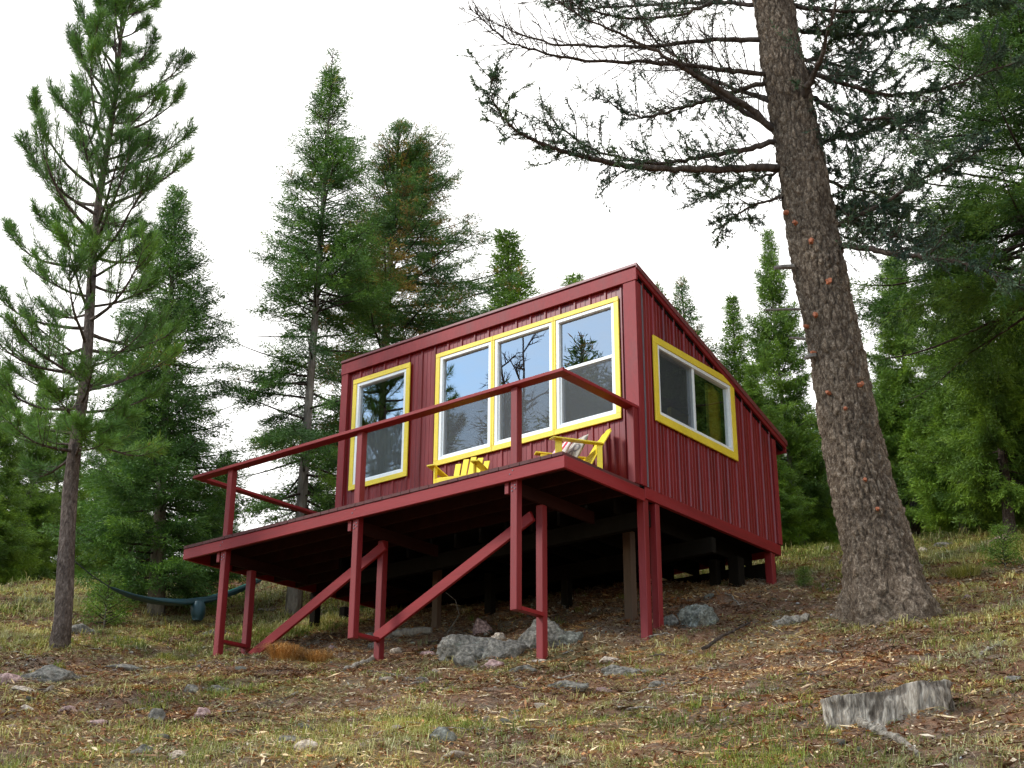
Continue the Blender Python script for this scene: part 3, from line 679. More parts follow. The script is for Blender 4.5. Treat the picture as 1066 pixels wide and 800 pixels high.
bgtree(pE, 778, 316, 28, 'slim pointed green fir between the roof end and the leaning trunk', wide=1.4)
bgtree(pA, 834, 240, 24, 'tall blue-green fir directly behind the big leaning trunk', wide=.72)
bgtree(pA, 803, 380, 22.5, 'low bushy fir behind the rear corner of the cabin', wide=1.1)
bgtree(pD, 905, 372, 29, 'dark fir with a bare lower trunk right of the leaning trunk')
bgtree(pC, 958, 265, 24, 'broad bright green fir on a reddish trunk right of the leaning trunk', wide=.75)
bgtree(pA, 1010, 250, 23, 'full bright green fir near the right edge above the pink boulder', wide=.9)
bgtree(pC, 1058, 200, 21, 'large green fir cut by the right edge of the picture', wide=.8)
for px, top, r, pr in [(640, 470, 33, pD), (700, 440, 34, pD), (765, 430, 32, pD), (820, 420, 34, pD), (860, 430, 32, pD), (885, 450, 36, pD), (935, 400, 33, pA), (975, 400, 35, pD), (1020, 380, 34, pA), (1060, 360, 33, pD), (1100, 300, 28, pA), (1130, 330, 34, pD), (1090, 300, 22, pA), (840, 440, 30, pD), (905, 420, 30, pC), (1000, 430, 31, pC), (745, 440, 30, pA)]:
    bgtree(pr, px, top, r, 'green fir in the thick woods behind the cabin and the leaning trunk')
for px, top, r, pr, lb in [(18, 395, 31, pA, 'light green fir in the background behind the left pine'), (48, 430, 33, pC, 'broad pale fir between the left edge and the pine trunk'), (-15, 380, 29, pA, 'green fir cut by the left edge, behind the pine'), (100, 420, 34, pD, 'dark fir between the pine trunk and the dense fir by the hammock'), (135, 400, 30, pA, 'green fir just left of the dense fir by the hammock'), (225, 470, 31, pD, 'short dark fir behind the right side of the hammock')]:
    bgtree(pr, px, top, r, lb, 'woods on the left')
# firs and a bare tree down the slope, facing the cabin front (they are what the windows reflect)
refl = [(-30, -24, pD, 10), (-34, -12, pA, 9), (-18, -34, pA, 9), (-36, -30, pD, 10), (-27, -36, pC, 10)]
for i, (x, y, pr, h) in enumerate(refl):
    put_tree('fir_tree', 'fir down the slope in front of the cabin, mirrored in its windows', pr, (x, y, gz(x, y) - .1), None, None, 'firs mirrored in the windows', i * 1.3, h / 9)
for i, (x, y, pr, h) in enumerate([(5.5, 13, pA, 11), (8, 12, pC, 12), (10.5, 12.5, pA, 12), (7, 16, pC, 14), (12, 15, pA, 13), (4.2, 15, pA, 11)]):
    put_tree('fir_tree', 'green fir right of the picture, mirrored in the side window', pr, (x, y, gz(x, y) - .1), None, None, 'firs mirrored in the side window', i * 1.7, h / 9)
def bare_tree(x, y, h, seed):
    r = np.random.default_rng(seed); t = thing('bare_tree', 'leafless tree down the slope, mirrored in the front windows', 'tree', (x, y, gz(x, y)), 'leafless trees mirrored in the windows')
    mb = MB(); z = np.linspace(-.2, h, 12); P = np.c_[.15 * np.sin(z * .5), .12 * np.cos(z * .6), z]; mb.tube(P, np.linspace(.13, .02, 12), 8); mb.build('trunk', M['twig'], t, smooth=True)
    mb = MB()
    def rec(p, d, L, rad, k):
        Q = curve(p, d, L, 6, .1, .3, r, .10); mb.tube(Q, np.linspace(rad, rad * .4, 6), 4, .4, False)
        if k: 
            for _ in range(5):
                s = .25 + .7 * r.random(); q, dd = interp(Q, np.array([s])); dd = dd[0] / np.linalg.norm(dd[0]) + r.normal(size=3) * .6 + [0, 0, .2]; rec(q[0], dd, L * .5, rad * .5, k - 1)
    for k in range(22):
        s = .3 + .68 * k / 22; q, _ = interp(P, np.array([s])); a = k * 2.4; rec(q[0], np.array([math.cos(a), math.sin(a), .7]), 2.2 * (1.15 - s) + .3, .035, 2)
    mb.build('branches', M['twig'], t)

MC = np.array([CAM[0], 2 * DF - CAM[1], CAM[2]])
def mirror(px, py, D):
    w = on_y(px, py, DF); d = w - MC; return w + d * (D / math.hypot(d[0], d[1]))
for px, py, D, pr, wd, lb in [(606, 333, 24, pB, 1.0, 'fir down the slope, mirrored in the rightmost front window'), (500, 385, 26, pB, 1.2, 'fir down the slope, mirrored in the leftmost of the three joined windows'),
                          (470, 425, 18, pA, 1.2, 'low fir down the slope, mirrored under the taller one in the joined windows'), (640, 395, 22, pD, 1.4, 'low dark fir down the slope, mirrored in the lower right front window'), (580, 400, 24, pA, 1.3, 'low fir down the slope, mirrored behind the leafless tree')]:
    q = mirror(px, py, D); z = gz(q[0], q[1]); t = put_tree('fir_tree', lb, pr, (q[0], q[1], z - .1), None, None, None, px, (q[2] - z) / 9); t.scale[0] *= wd; t.scale[1] *= wd
for px, py, D, sd in [(538, 338, 20, 3), (520, 352, 23, 8)]:
    q = mirror(px, py, D); bare_tree(q[0], q[1], q[2] - gz(q[0], q[1]), sd)

# ------------------------------------------------------------------ the big leaning tree
bb = hit(925, 645); RB = raxis(bb)
ctr = [(931, 655, 112), (928, 640, 100), (922, 607, 78), (914, 570, 69), (906, 540, 65), (894.6, 495, 62), (882, 430, 58), (870.8, 367, 55.5), (857, 300, 52.5), (845.6, 240, 50.5), (835, 180, 48), (826, 128, 46), (814, 60, 43.5), (804.6, 0, 41), (792, -90, 37), (782, -180, 32), (775, -290, 24), (772, -400, 14), (771, -470, 5)]
cp = np.array([at_plane(x, y, RB) for x, y, w in ctr]); depth = (cp - CAM) @ CF; cr_ = np.array([w for *_, w in ctr]) / 2 * depth / FPX
cp[0, 2] = bb[2] - .25
s = np.r_[0, np.cumsum(np.linalg.norm(np.diff(cp, axis=0), axis=1))]; sN = np.linspace(0, s[-1], 900)
C_ = np.c_[[np.interp(sN, s, cp[:, k]) for k in range(3)]].T; Rr = np.interp(sN, s, cr_)
seg = 220; an = np.arange(seg) * 2 * math.pi / seg
hx = CR / np.linalg.norm(CR); hy = np.cross([0, 0, 1.], hx); hy /= np.linalg.norm(hy)
ring = np.cos(an)[:, None] * hx + np.sin(an)[:, None] * hy
PP = C_[:, None, :] + ring[None] * Rr[:, None, None]
flat = PP.reshape(-1, 3); H_ = np.repeat(sN, seg); AA = np.tile(an, len(sN)); RRr = np.repeat(Rr, seg)
cyl = np.c_[np.cos(AA) * .33, np.sin(AA) * .33, H_ * .30]      # stretched bark space
rid = 1 - np.abs(noise(cyl * 24, 5) + .55 * noise(cyl * 57, 8)) * 2.2
rid2 = fbm(np.c_[np.cos(AA) * .33, np.sin(AA) * .33, H_ * .8] * 16, 3, 4)
def worley(P, s):
    f = np.floor(P).astype(np.int64); d1 = np.full(len(P), 9.); d2 = np.full(len(P), 9.); idv = np.zeros(len(P))
    for a in (-1, 0, 1):
        for b in (-1, 0, 1):
            for c in (-1, 0, 1):
                i, j, k = f[:, 0] + a, f[:, 1] + b, f[:, 2] + c
                q = np.c_[i + .5 + .5 * _h(i, j, k, s), j + .5 + .5 * _h(i, j, k, s + 1), k + .5 + .5 * _h(i, j, k, s + 2)]
                d = np.linalg.norm(P - q, axis=1); nw_ = d < d1
                d2 = np.where(nw_, d1, np.minimum(d2, d)); idv = np.where(nw_, _h(i, j, k, s + 3), idv); d1 = np.where(nw_, d, d1)
    return d1, d2, idv
wp = cyl * [1, 1, 1.5]; wp = wp + .012 * np.c_[noise(wp * 30, 91), noise(wp * 30, 92), noise(wp * 30, 93)]
w1_, w2_, wid = worley(wp * 13, 3); edge = np.clip((w2_ - w1_) / .30, 0, 1)
u1_, u2_, uid = worley(wp * 34, 13); edge2 = np.clip((u2_ - u1_) / .35, 0, 1)
plate = np.clip(rid, -1, 1)
amp = .009 + .010 * np.clip(1 - H_ / 4, 0, 1)
butt = np.clip(1 - (H_ - .25) / 1.1, 0, 1) ** 2 * (.10 * np.sin(AA * 5 + 1) + .06 * np.sin(AA * 3)) * RRr * 1.6
off = amp * (-plate * .4 + .5 * rid2) + .022 * (edge - .6) + .011 * wid * edge + .008 * edge2 + .02 * fbm(cyl * 2.2, 2, 31) + butt
flat = flat + np.tile(ring, (len(sN), 1)) * off[:, None]
va = np.clip(.02 + .34 * edge + .22 * edge2 + .16 * wid + .12 * uid - .12 * plate + .10 * rid2, 0, 1)
idx = np.arange(len(sN) * seg).reshape(len(sN), seg); nxt = np.roll(idx, -1, 1)
Fq = np.stack([idx[:-1], nxt[:-1], nxt[1:], idx[1:]], -1).reshape(-1, 4)
big = thing('fir_tree', 'big old fir with a thick leaning scaly trunk, right of the cabin', 'tree', bb, 'fir trees around the cabin')
link('trunk', tri_mesh('trunk', flat - bb, Fq, va, True), M['bark_big'], big)
def trunk_at(py):
    ys = [c[1] for c in ctr][::-1]; k = np.interp(py, ys, np.arange(len(ctr))[::-1]); i = int(min(k, len(ctr) - 2)); f = k - i
    return cp[i] * (1 - f) + cp[i + 1] * f, cr_[i] * (1 - f) + cr_[i + 1] * f
# limbs: pixel paths, depth offset at the tip, foliage amount
limbs = [
 ([(808, 138), (779, 110), (751, 95), (722, 77), (706, 67), (678, 52), (640, 33), (601, 16), (570, -6)], -1.2, .10, 6.0, .25),
 ([(803, 106), (783, 98), (757, 90), (722, 74), (690, 66)], 1.0, .05, 5.0, .1),
 ([(801, 78), (779, 76), (754, 73), (703, 67), (660, 65), (623, 64), (585, 60), (556, 52), (530, 45), (510, 28), (488, 8)], -.6, .0, 4.5, .0),
 ([(797, 42), (760, 41), (735, 42), (700, 46), (678, 49), (640, 49), (610, 48), (579, 47), (555, 40), (537, 35), (515, 24), (499, 19)], .8, .0, 4.5, .0),
 ([(812, 175), (780, 175), (754, 176), (720, 176), (687, 175), (655, 174), (639, 171), (614, 165), (595, 160), (576, 154), (556, 146), (540, 138), (524, 124), (514, 108), (510, 92), (513, 80)], -1.4, .95, 6.5, .9),
 ([(806, 148), (785, 154), (767, 158), (740, 162), (719, 166), (690, 171), (660, 168), (630, 160), (604, 150), (590, 138), (575, 126)], -.4, .8, 5.0, .8),
 ([(800, 86), (775, 92), (748, 102), (725, 108), (703, 115), (680, 121), (665, 122), (650, 118), (635, 108), (628, 100)], 1.2, .85, 4.5, .8),
 ([(806, 134), (780, 120), (752, 102), (735, 88), (722, 77), (705, 62), (684, 45), (668, 22), (657, -5)], .6, .3, 5.0, .1),
 ([(791, 6), (765, 3), (730, 3), (684, 4), (640, 7), (607, 10), (580, 4), (560, -8)], 1.6, .7, 4.0, .9),
 ([(788, -20), (760, -8), (735, 6), (710, 16), (680, 20), (640, 18), (610, 12), (590, 0)], -1.0, .7, 4.0, .9),
 ([(815, 205), (790, 212), (770, 222), (755, 232), (748, 240)], .9, 1.0, 2.4, 1.0),
 ([(812, 178), (790, 186), (765, 192), (745, 200), (735, 208)], 1.6, 1.0, 2.4, 1.0),
 ([(824, 112), (834, 104), (846, 80), (853, 62), (861, 38), (866, 19), (872, -12)], -1.3, .2, 7.0, .3),
 ([(832, 98), (847, 102), (862, 112), (879, 118), (905, 124), (925, 121), (943, 137), (960, 140)], -.8, .6, 5.0, .7),
 ([(838, 152), (849, 151), (869, 143), (905, 137), (924, 129), (945, 128), (965, 118)], 1.0, .7, 4.5, .9),
 ([(848, 238), (866, 235), (892, 226), (924, 210), (949, 191), (975, 180), (1000, 168), (1030, 150)], -.5, .9, 5.0, 1.0),
 ([(853, 258), (875, 256), (905, 259), (930, 266), (968, 269), (990, 272), (1013, 276), (1040, 288), (1075, 302)], -1.2, .5, 6.0, .6),
 ([(815, 4), (850, 10), (890, 12), (930, 12), (970, 10), (1013, 6), (1060, -4)], -.8, 1.0, 4.5, 1.3),
 ([(815, 30), (850, 34), (880, 36), (915, 34), (950, 30), (985, 22), (1010, 16)], .8, 1.0, 4.0, 1.3),
 ([(822, 60), (850, 62), (880, 70), (905, 76), (930, 78)], 1.5, .6, 4.0, .7),
 ([(830, 170), (855, 185), (880, 196), (905, 200), (935, 215), (960, 220)], 1.4, .9, 4.0, 1.0),
 ([(842, 200), (870, 215), (900, 235), (925, 245), (955, 250), (985, 245)], .3, .9, 4.0, 1.0),
 ([(822, 70), (870, 85), (920, 100), (975, 95), (1030, 75), (1075, 60)], .2, .5, 4.5, .9),
]
r = np.random.default_rng(77); tw = MB(); V = []; FF = []; A = []; nv = 0
def spray(Q, m, tone, r):
    global nv
    t = r.random(m); B, D = interp(Q, t); D = D / (np.linalg.norm(D, axis=1)[:, None] + 1e-9)
    v_, f_ = needles(B, D * .8 + [0, 0, -.25], np.full(m, .048), np.full(m, .0115), .6, r)
    V.append(v_); FF.append(f_ + nv); nv += len(v_); A.append(np.repeat(np.clip(tone + r.normal(size=m) * .12, 0, 1), 4))
for path, dz, fol, w0, fd in limbs:
    n = len(path); P = []
    for k, (x, y) in enumerate(path): P.append(at_plane(x, y, RB + dz * (k / (n - 1)) ** 1.0))
    P = np.array(P); tN = np.linspace(0, 1, n * 4); Pf, _ = interp(P, tN)
    Pf[1:-1] = (Pf[:-2] + Pf[1:-1] * 2 + Pf[2:]) / 4; Pf += r.normal(size=Pf.shape) * .008
    Ltot = np.linalg.norm(np.diff(Pf, axis=0), axis=1).sum()
    tw.tube(Pf, np.linspace(w0 * .0076, .005, len(Pf)), 8, .5, False, .3)
    cnt = int(Ltot / .058)
    for j in range(cnt):
        t = .06 + .93 * (j + r.random()) / cnt; q, d = interp(Pf, np.array([t])); q = q[0]; d = d[0] / np.linalg.norm(d[0])
        sd = np.cross(d, [0, 0, 1.]); sgn = 1 if j % 2 else -1
        dd = d * (.5 + .4 * r.random()) + sd * sgn * (.25 + .9 * r.random()) + np.array([0, 0, r.normal() * .45 + .12])
        l = (.20 + .62 * r.random() ** 1.4) * (1.15 - .55 * t)
        Q = curve(q, dd, l, 7, .35 * r.normal(), 1.8 * r.random(), r, .12)
        tw.tube(Q, np.linspace(.0075, .0032, 7), 4, .4, False)
        leafy = r.random() < (fol if dz is None or path[-1][0] < 800 else min(1, fol + .25))
        subs = [Q]
        for _ in range(int(2 + l * 9)):
            t2 = .2 + .75 * r.random(); q2, d2 = interp(Q, np.array([t2])); d2 = d2[0] / np.linalg.norm(d2[0]) + r.normal(size=3) * .55
            Q2 = curve(q2[0], d2, l * (.2 + .3 * r.random()), 4, .2, .4, r, .1); tw.tube(Q2, np.linspace(.0045, .0024, 4), 3, .4, False); subs.append(Q2)
        if leafy:
            tone = np.clip(.45 + .2 * r.normal(), 0, .95)
            for Qs in subs:
                spray(Qs, int((30 if Qs is Q else 26) * max(.5, fd) * (1.8 if path[-1][0] > 800 else .9)), tone, r)
tw2 = MB(); o = tw.build('limbs', M['twig'], None, smooth=True, loc=bb); o.parent = big; o.location = (0, 0, 0)
# crown above the picture
up = fir_meshes(88, 6, 3.0, .02, 60, .7, .15, .25, .08, .02, .01, np.array([(0, 0, z) for z in np.linspace(0, 6, 8)]), .6, .1)[2]
top0 = trunk_at(-130)[0] - bb
V = [v - bb for v in V]
V.append(up[0] + top0); FF.append(up[1] + nv); A.append(up[2])
link('crown', tri_mesh('crown', np.concatenate(V), np.concatenate(FF), np.concatenate(A)), M['old_fir'], big)
# stubs
def stub(px, py, s=.035, m='resin', L=.05):
    c, rr = trunk_at(py); P0 = at_plane(px, py, RB); off_ = (P0 - c) @ hx; off_ = max(-rr * .97, min(rr * .97, off_))
    dn = math.sqrt(max(rr * rr - off_ * off_, 0)); n_ = hx * off_ / rr - hy * dn / rr; b_ = c + n_ * rr
    mb = MB(); ang = np.linspace(0, 2 * math.pi, 11)[:-1]
    mb.tube([b_ - n_ * .05, b_ + n_ * L * .5 + [0, 0, .0], b_ + n_ * L], [s * 1.3, s, s * .8], 11, .5, True, .7); o = mb.build('branch_stub', M[m], None, loc=bb); o.parent = big; o.location = (0, 0, 0)
for px, py, s in [(857, 305, .050), (846, 337, .045), (834, 343, .035), (889, 411, .045), (859, 417, .035), (874, 436, .03), (840, 263, .05), (818, 225, .04), (826, 240, .04), (893, 510, .03), (905, 540, .03), (846, 372, .03)]: stub(px, py, s * .62)
for p0, p1, w in [((826, 278), (806, 279), .028), ((833, 322), (795, 323), .014), ((838, 353), (822, 352), .016), ((848, 370), (838, 373), .03)]:
    a = at_plane(*p0, RB - .1); b = at_plane(*p1, RB - .15); mb = MB(); mb.tube([a, (a + b) / 2 + [0, 0, .004], b], [w * 1.2, w, w * .7], 7, .5, True, .3); o = mb.build('dead_branch', M['bark_grey'], None, loc=bb); o.parent = big; o.location = (0, 0, 0)

# dark overhanging fir at the right edge
b3 = at_r(1085, 560, 18.2); b3[2] = gz(b3[0], b3[1]); ra = raxis(b3)
tp = local_path(b3, [(1105, 590), (1096, 420), (1084, 300), (1074, 180), (1068, 60), (1062, -60)], ra); tp[0] = 0
ms = fir_meshes(93, 11, 2.7, .36, 250, 1.35, .12, .30, .07, .013, .10, tp, .38, .06, clump=.12)
put_tree('fir_tree', 'green drooping fir at the upper right edge, touching the big leaning fir', bake(ms, M['fir_mid'], M['bark_grey']), b3, None, None, 'fir trees around the cabin')

# sapling and seedlings
sm = bake(fir_meshes(120, .55, .30, .05, 34, 1.4, .5, .0, .035, .009, .010, np.array([(0, 0, z) for z in np.linspace(0, .55, 6)]), .6, .0, sp=.035), M['fir_bright'], M['bark_grey'])
for px, py, sc, lb in [(1047, 592, .9, 'small green fir sapling on the slope below the pink boulder'), (838, 612, .45, 'tiny thin seedling between the cabin corner and the leaning trunk'), (108, 655, 1.3, 'bushy low sapling beside the left pine under the hammock end')]:
    p = hit(px, py); put_tree('fir_sapling', lb, sm, p, None, None, None, px, sc, 'sapling')

# ------------------------------------------------------------------ hammock
hp = [at_r(x, y, rr) for x, y, rr in [(115, 612, 19.6), (135, 620, 19.8), (160, 626, 20.1), (190, 628, 20.5), (215, 625, 20.8), (240, 618, 21.1), (262, 609, 21.4), (279, 600, 21.6)]]
hm = thing('hammock', 'teal nylon hammock slung low between the left pine and the tall fir', 'hammock', hp[0])
hp = np.array(hp); ts = np.linspace(0, 1, 60); P, D = interp(hp, ts)
for _ in range(6): P[1:-1] = (P[:-2] + 2 * P[1:-1] + P[2:]) / 4
wd = .016 + .048 * np.sin(ts * math.pi) ** .7
mb = MB(); sg = 20; VV = []
Dn = np.gradient(P, axis=0); Dn /= np.linalg.norm(Dn, axis=1)[:, None]
sdv = np.cross(Dn, [0, 0, 1.]); sdv /= np.linalg.norm(sdv, axis=1)[:, None]
for k in range(60):
    a = np.arange(sg) * 2 * math.pi / sg; rr = 1 + .16 * np.sin(a * 3 + k * .13) + .07 * np.sin(a * 7 + k * .5)
    VV.append(P[k] + (np.cos(a) * rr * wd[k] * 1.3)[:, None] * sdv[k] + (np.sin(a) * rr * wd[k] * .75)[:, None] * np.array([0, 0, 1.]))
mb.add(np.concatenate(VV), [(k * sg + i, k * sg + (i + 1) % sg, (k + 1) * sg + (i + 1) % sg, (k + 1) * sg + i) for k in range(59) for i in range(sg)])
o = mb.build('hammock_body', M['teal'], None, smooth=True, loc=hm.location); o.parent = hm; o.location = (0, 0, 0)
mb = MB(); mb.tube(P[34:] + [0, 0, .045], .012, 6); o = mb.build('edge_band', M['teal_light'], None, smooth=True, loc=hm.location); o.parent = hm; o.location = (0, 0, 0)
pa = at_r(76, 583, 18.5); pb = b0 + np.array([0, 0, 1.0]); pb = at_r(310, 588, 21.7)
for a, b in ((P[0], pa), (P[-1], pb)):
    mb = MB(); mb.tube([a, (a + b) / 2 - [0, 0, .02], b], .008, 6); o = mb.build('cord', M['cord'], None, loc=hm.location); o.parent = hm; o.location = (0, 0, 0)
c = at_r(207, 627, 20.6); mb = MB(); n = 16; VV = []
for k, (z, w) in enumerate([(0, .10), (-.06, .13), (-.15, .125), (-.24, .10), (-.27, .07)]):
    a = np.arange(n) * 2 * math.pi / n; w2 = w * (1 + .12 * np.sin(a * 5 + k)); VV.append(np.c_[c[0] + np.cos(a) * w2 * .8, c[1] + np.sin(a) * w2 * .8, np.full(n, c[2] + z)])
mb.add(np.concatenate(VV), [(k * n + i, k * n + (i + 1) % n, (k + 1) * n + (i + 1) % n, (k + 1) * n + i) for k in range(4) for i in range(n)] + [tuple(range(4 * n, 5 * n))[::-1]])
o = mb.build('storage_pouch', M['teal'], None, smooth=True, loc=hm.location); o.parent = hm; o.location = (0, 0, 0)

# ------------------------------------------------------------------ rocks
def ico(k):
    bm = bmesh.new(); bmesh.ops.create_icosphere(bm, subdivisions=k, radius=1); V = np.array([v.co[:] for v in bm.verts]); F = np.array([[v.index for v in f.verts] for f in bm.faces]); bm.free(); return V, F
ICO = {k: ico(k) for k in (2, 3, 4, 5)}
def rock_mesh(seed, dims, sub=4, cuts=15, rough=.13):
    r = np.random.default_rng(seed); V, F = ICO[sub]; V = V.copy()
    for _ in range(cuts):
        n = r.normal(size=3); n /= np.linalg.norm(n); d = .55 + .32 * r.random(); h = V @ n; V = V - np.where(h > d, h - d, 0)[:, None] * n * .92
    nn = V / np.linalg.norm(V, axis=1)[:, None]
    V = V + nn * (rough * fbm(V * 1.7 + seed, 4, seed))[:, None] + nn * (.035 * (1 - 2 * np.abs(fbm(V * 5 + seed, 4, seed))))[:, None]
    return V * np.array(dims), F
def rock(px, py, w, h, mat, label, seed, deep=.8, sub=4, group=None, name='rock', rz=None):
    p = hit(px, py); D = (p - CAM) @ CF; W = w * D / FPX / 2; Hh = h * D / FPX / .93
    rz_ = math.atan2(CR[1], CR[0]) + (rz or 0)
    V, F = rock_mesh(seed, (W * 1.15, W * deep, Hh * .88), sub, 17, .15)
    o = link(name, tri_mesh('rock', V, F, smooth=False), M[mat]); o.rotation_euler = (0, 0, rz_)
    back = np.array([FH[0], FH[1]]) * W * deep * .6
    o.location = (p[0] + back[0], p[1] + back[1], p[2] + Hh * .12 ); return tag(o, label, 'rock', group)
rock(494, 690, 86, 33, 'rock_grey', 'big pale grey boulder in the rock pile left of the hanging deck post', 1, .7, 5)
rock(528, 686, 46, 24, 'rock_grey', 'grey boulder at the right end of the rock pile, touching the big pale one', 2, .8)
rock(502, 661, 20, 19, 'rock_red', 'small reddish block standing on top of the boulder pile', 3, .7)
rock(518, 668, 20, 12, 'rock_tan', 'pale stone behind the reddish block on the boulder pile', 4, .8)
rock(484, 696, 30, 14, 'rock_grey', 'low grey rock at the foot of the boulder pile', 5)
rock(512, 697, 26, 12, 'rock_red', 'low pinkish rock in front of the boulder pile', 6)
rock(563, 675, 62, 36, 'rock_grey', 'large lichen-covered rock behind the foot of the front deck post', 7, .7, 5)
rock(592, 672, 32, 18, 'rock_green', 'dark rock in the shade right of the front deck post', 8)
rock(729, 653, 38, 25, 'rock_green', 'round dark boulder with pale lichen beside the corner posts', 9, .9, 5)
rock(699, 652, 16, 12, 'rock_grey', 'small grey stone between the corner posts and the round boulder', 10)
rock(45, 710, 60, 22, 'rock_grey', 'smooth blue-grey boulder at the lower left, nearest the left edge', 11, .8, 5)
rock(10, 712, 30, 12, 'rock_red', 'flat brownish rock cut by the left edge of the picture', 12)
rock(82, 660, 40, 11, 'rock_grey', 'flat grey rock on the grass just right of the pine trunk', 13, .8)
rock(23, 722, 26, 9, 'rock_tan', 'tan broken rock below the blue-grey boulder', 14)
rock(26, 741, 18, 7, 'rock_tan', 'pale pinkish stone low at the left edge', 15)
rock(124, 697, 60, 7, 'rock_grey', 'long flat slab between the pine and the left deck post', 16, .4)
rock(228, 662, 36, 7, 'rock_grey', 'flat rock in the grass behind the leftmost deck post', 17, .5)
rock(230, 722, 28, 10, 'rock_grey', 'light grey rock in the litter below the leftmost deck post', 18)
rock(197, 722, 20, 9, 'rock_grey', 'dark blue-grey stone left of the light grey rock in the litter', 19)
rock(209, 748, 18, 11, 'rock_red', 'purplish stone on the lower left slope', 20)
rock(160, 752, 20, 14, 'rock_grey', 'upright pointed grey stone on the lower left slope', 21, .6)
rock(182, 792, 22, 9, 'rock_tan', 'pale angular stone at the bottom left of the picture', 22)
rock(150, 786, 24, 10, 'rock_grey', 'grey stone beside the pale angular one at the bottom left', 23)
rock(297, 774, 24, 13, 'rock_grey', 'rounded grey stone low in the foreground below the middle post', 24)
rock(320, 780, 26, 9, 'rock_tan', 'tan triangular stone beside the rounded grey one in the foreground', 25)
rock(461, 774, 32, 16, 'rock_green', 'dark hollow-sided rock in the foreground grass below the boulder pile', 26)
rock(545, 700, 34, 8, 'rock_grey', 'bluish flat rock just below the foot of the front deck post', 27)
rock(590, 718, 42, 12, 'rock_grey', 'pale grey rock in the grass below the front deck post', 28)
rock(657, 704, 66, 15, 'rock_grey', 'broad flat grey slab below the corner posts', 29, .7, 5)
rock(690, 716, 30, 8, 'rock_grey', 'dark narrow rock below the broad flat slab', 30, .5)
rock(635, 690, 30, 7, 'rock_tan', 'tan slab of earth-coloured stone above the broad grey slab', 31)
rock(557, 690, 26, 5, 'rock_tan', 'pale flat footing stone under the front deck post', 32, .8)
rock(862, 574, 12, 6, 'rock_tan', 'whitish rock on the crest left of the leaning trunk', 33)
rock(880, 590, 12, 9, 'rock_grey', 'bluish rock at the left side of the leaning trunk', 34)
rock(961, 575, 17, 8, 'rock_tan', 'whitish rock on the crest right of the leaning trunk', 35)
rock(1047, 566, 32, 11, 'rock_red', 'pinkish boulder on the crest at the right edge', 36)
rock(985, 570, 30, 6, 'rock_grey', 'low grey rock on the crest between the whitish and the pinkish one', 37)
rock(70, 742, 24, 8, 'rock_red', 'brownish stone on the lower left slope below the boulder', 38)
rock(98, 756, 26, 8, 'rock_red', 'reddish flat stone on the lower left slope', 39)
rock(388, 676, 14, 9, 'rock_grey', 'grey stone at the foot of the middle deck posts', 40)
rock(413, 680, 14, 7, 'rock_tan', 'tan stone right of the middle deck posts', 41)
rock(445, 683, 16, 7, 'rock_red', 'salmon-coloured stone between the middle posts and the boulder pile', 42)
rock(1056, 712, 20, 9, 'rock_grey', 'grey rock in the grass right of the weathered stump', 43)
# small loose stones
protos = []
for k, (mt, sd) in enumerate([('rock_grey', 201), ('rock_red', 202), ('rock_tan', 203), ('rock_grey', 204), ('rock_green', 205), ('rock_tan', 206)]):
    V, F = rock_mesh(sd, (1, .8, .6), 3, 22, .16); me = tri_mesh('stone', V, F); me.materials.append(M[mt]); protos.append((me, mt))
lab = {'rock_grey': 'small loose grey stone among the litter on the slope', 'rock_red': 'small loose reddish stone among the litter on the slope', 'rock_tan': 'small loose pale tan stone among the litter on the slope', 'rock_green': 'small loose dark mossy stone among the litter on the slope'}
r = np.random.default_rng(5)
def rand_ground(n, r, pxr=(-60, 1126), pyr=(600, 815), bias=None):
    out = []
    d = r.random((n, 2)); 
    ang0 = math.atan2(FH[1], FH[0]); a = ang0 + (d[:, 0] - .5) * R_(54); rr = np.sqrt(6.6 ** 2 + d[:, 1] * (26 ** 2 - 6.6 ** 2))
    return np.c_[CAM[0] + np.cos(a) * rr, CAM[1] + np.sin(a) * rr, rr]
cnt = 0
for (x, y, rr) in rand_ground(2600, r):
    if cnt >= 285: break
    w = fbm(np.array([[x * .5, y * .5, 1]]), 2, 6)[0]
    side_ = (np.array([x, y]) - CAM[:2]) @ CR[:2]
    if rr > 19 or w < -.25 or (rr < 9 and r.random() < .3) or (side_ > .5 and r.random() < .6): continue
    k = r.integers(0, 6); me, mt = protos[k]; s_ = .025 + .06 * r.random() ** 2.2
    o = bpy.data.objects.new('stone', me); COL.objects.link(o); o.location = (x, y, gz(x, y) + s_ * .25); o.scale = (s_ * 1.1, s_ * (.7 + .5 * r.random()), s_ * (.7 + .6 * r.random())); o.rotation_euler = (r.normal() * .3, r.normal() * .3, r.random() * 6.3)
    tag(o, lab[mt], 'stone', 'loose stones on the slope'); cnt += 1

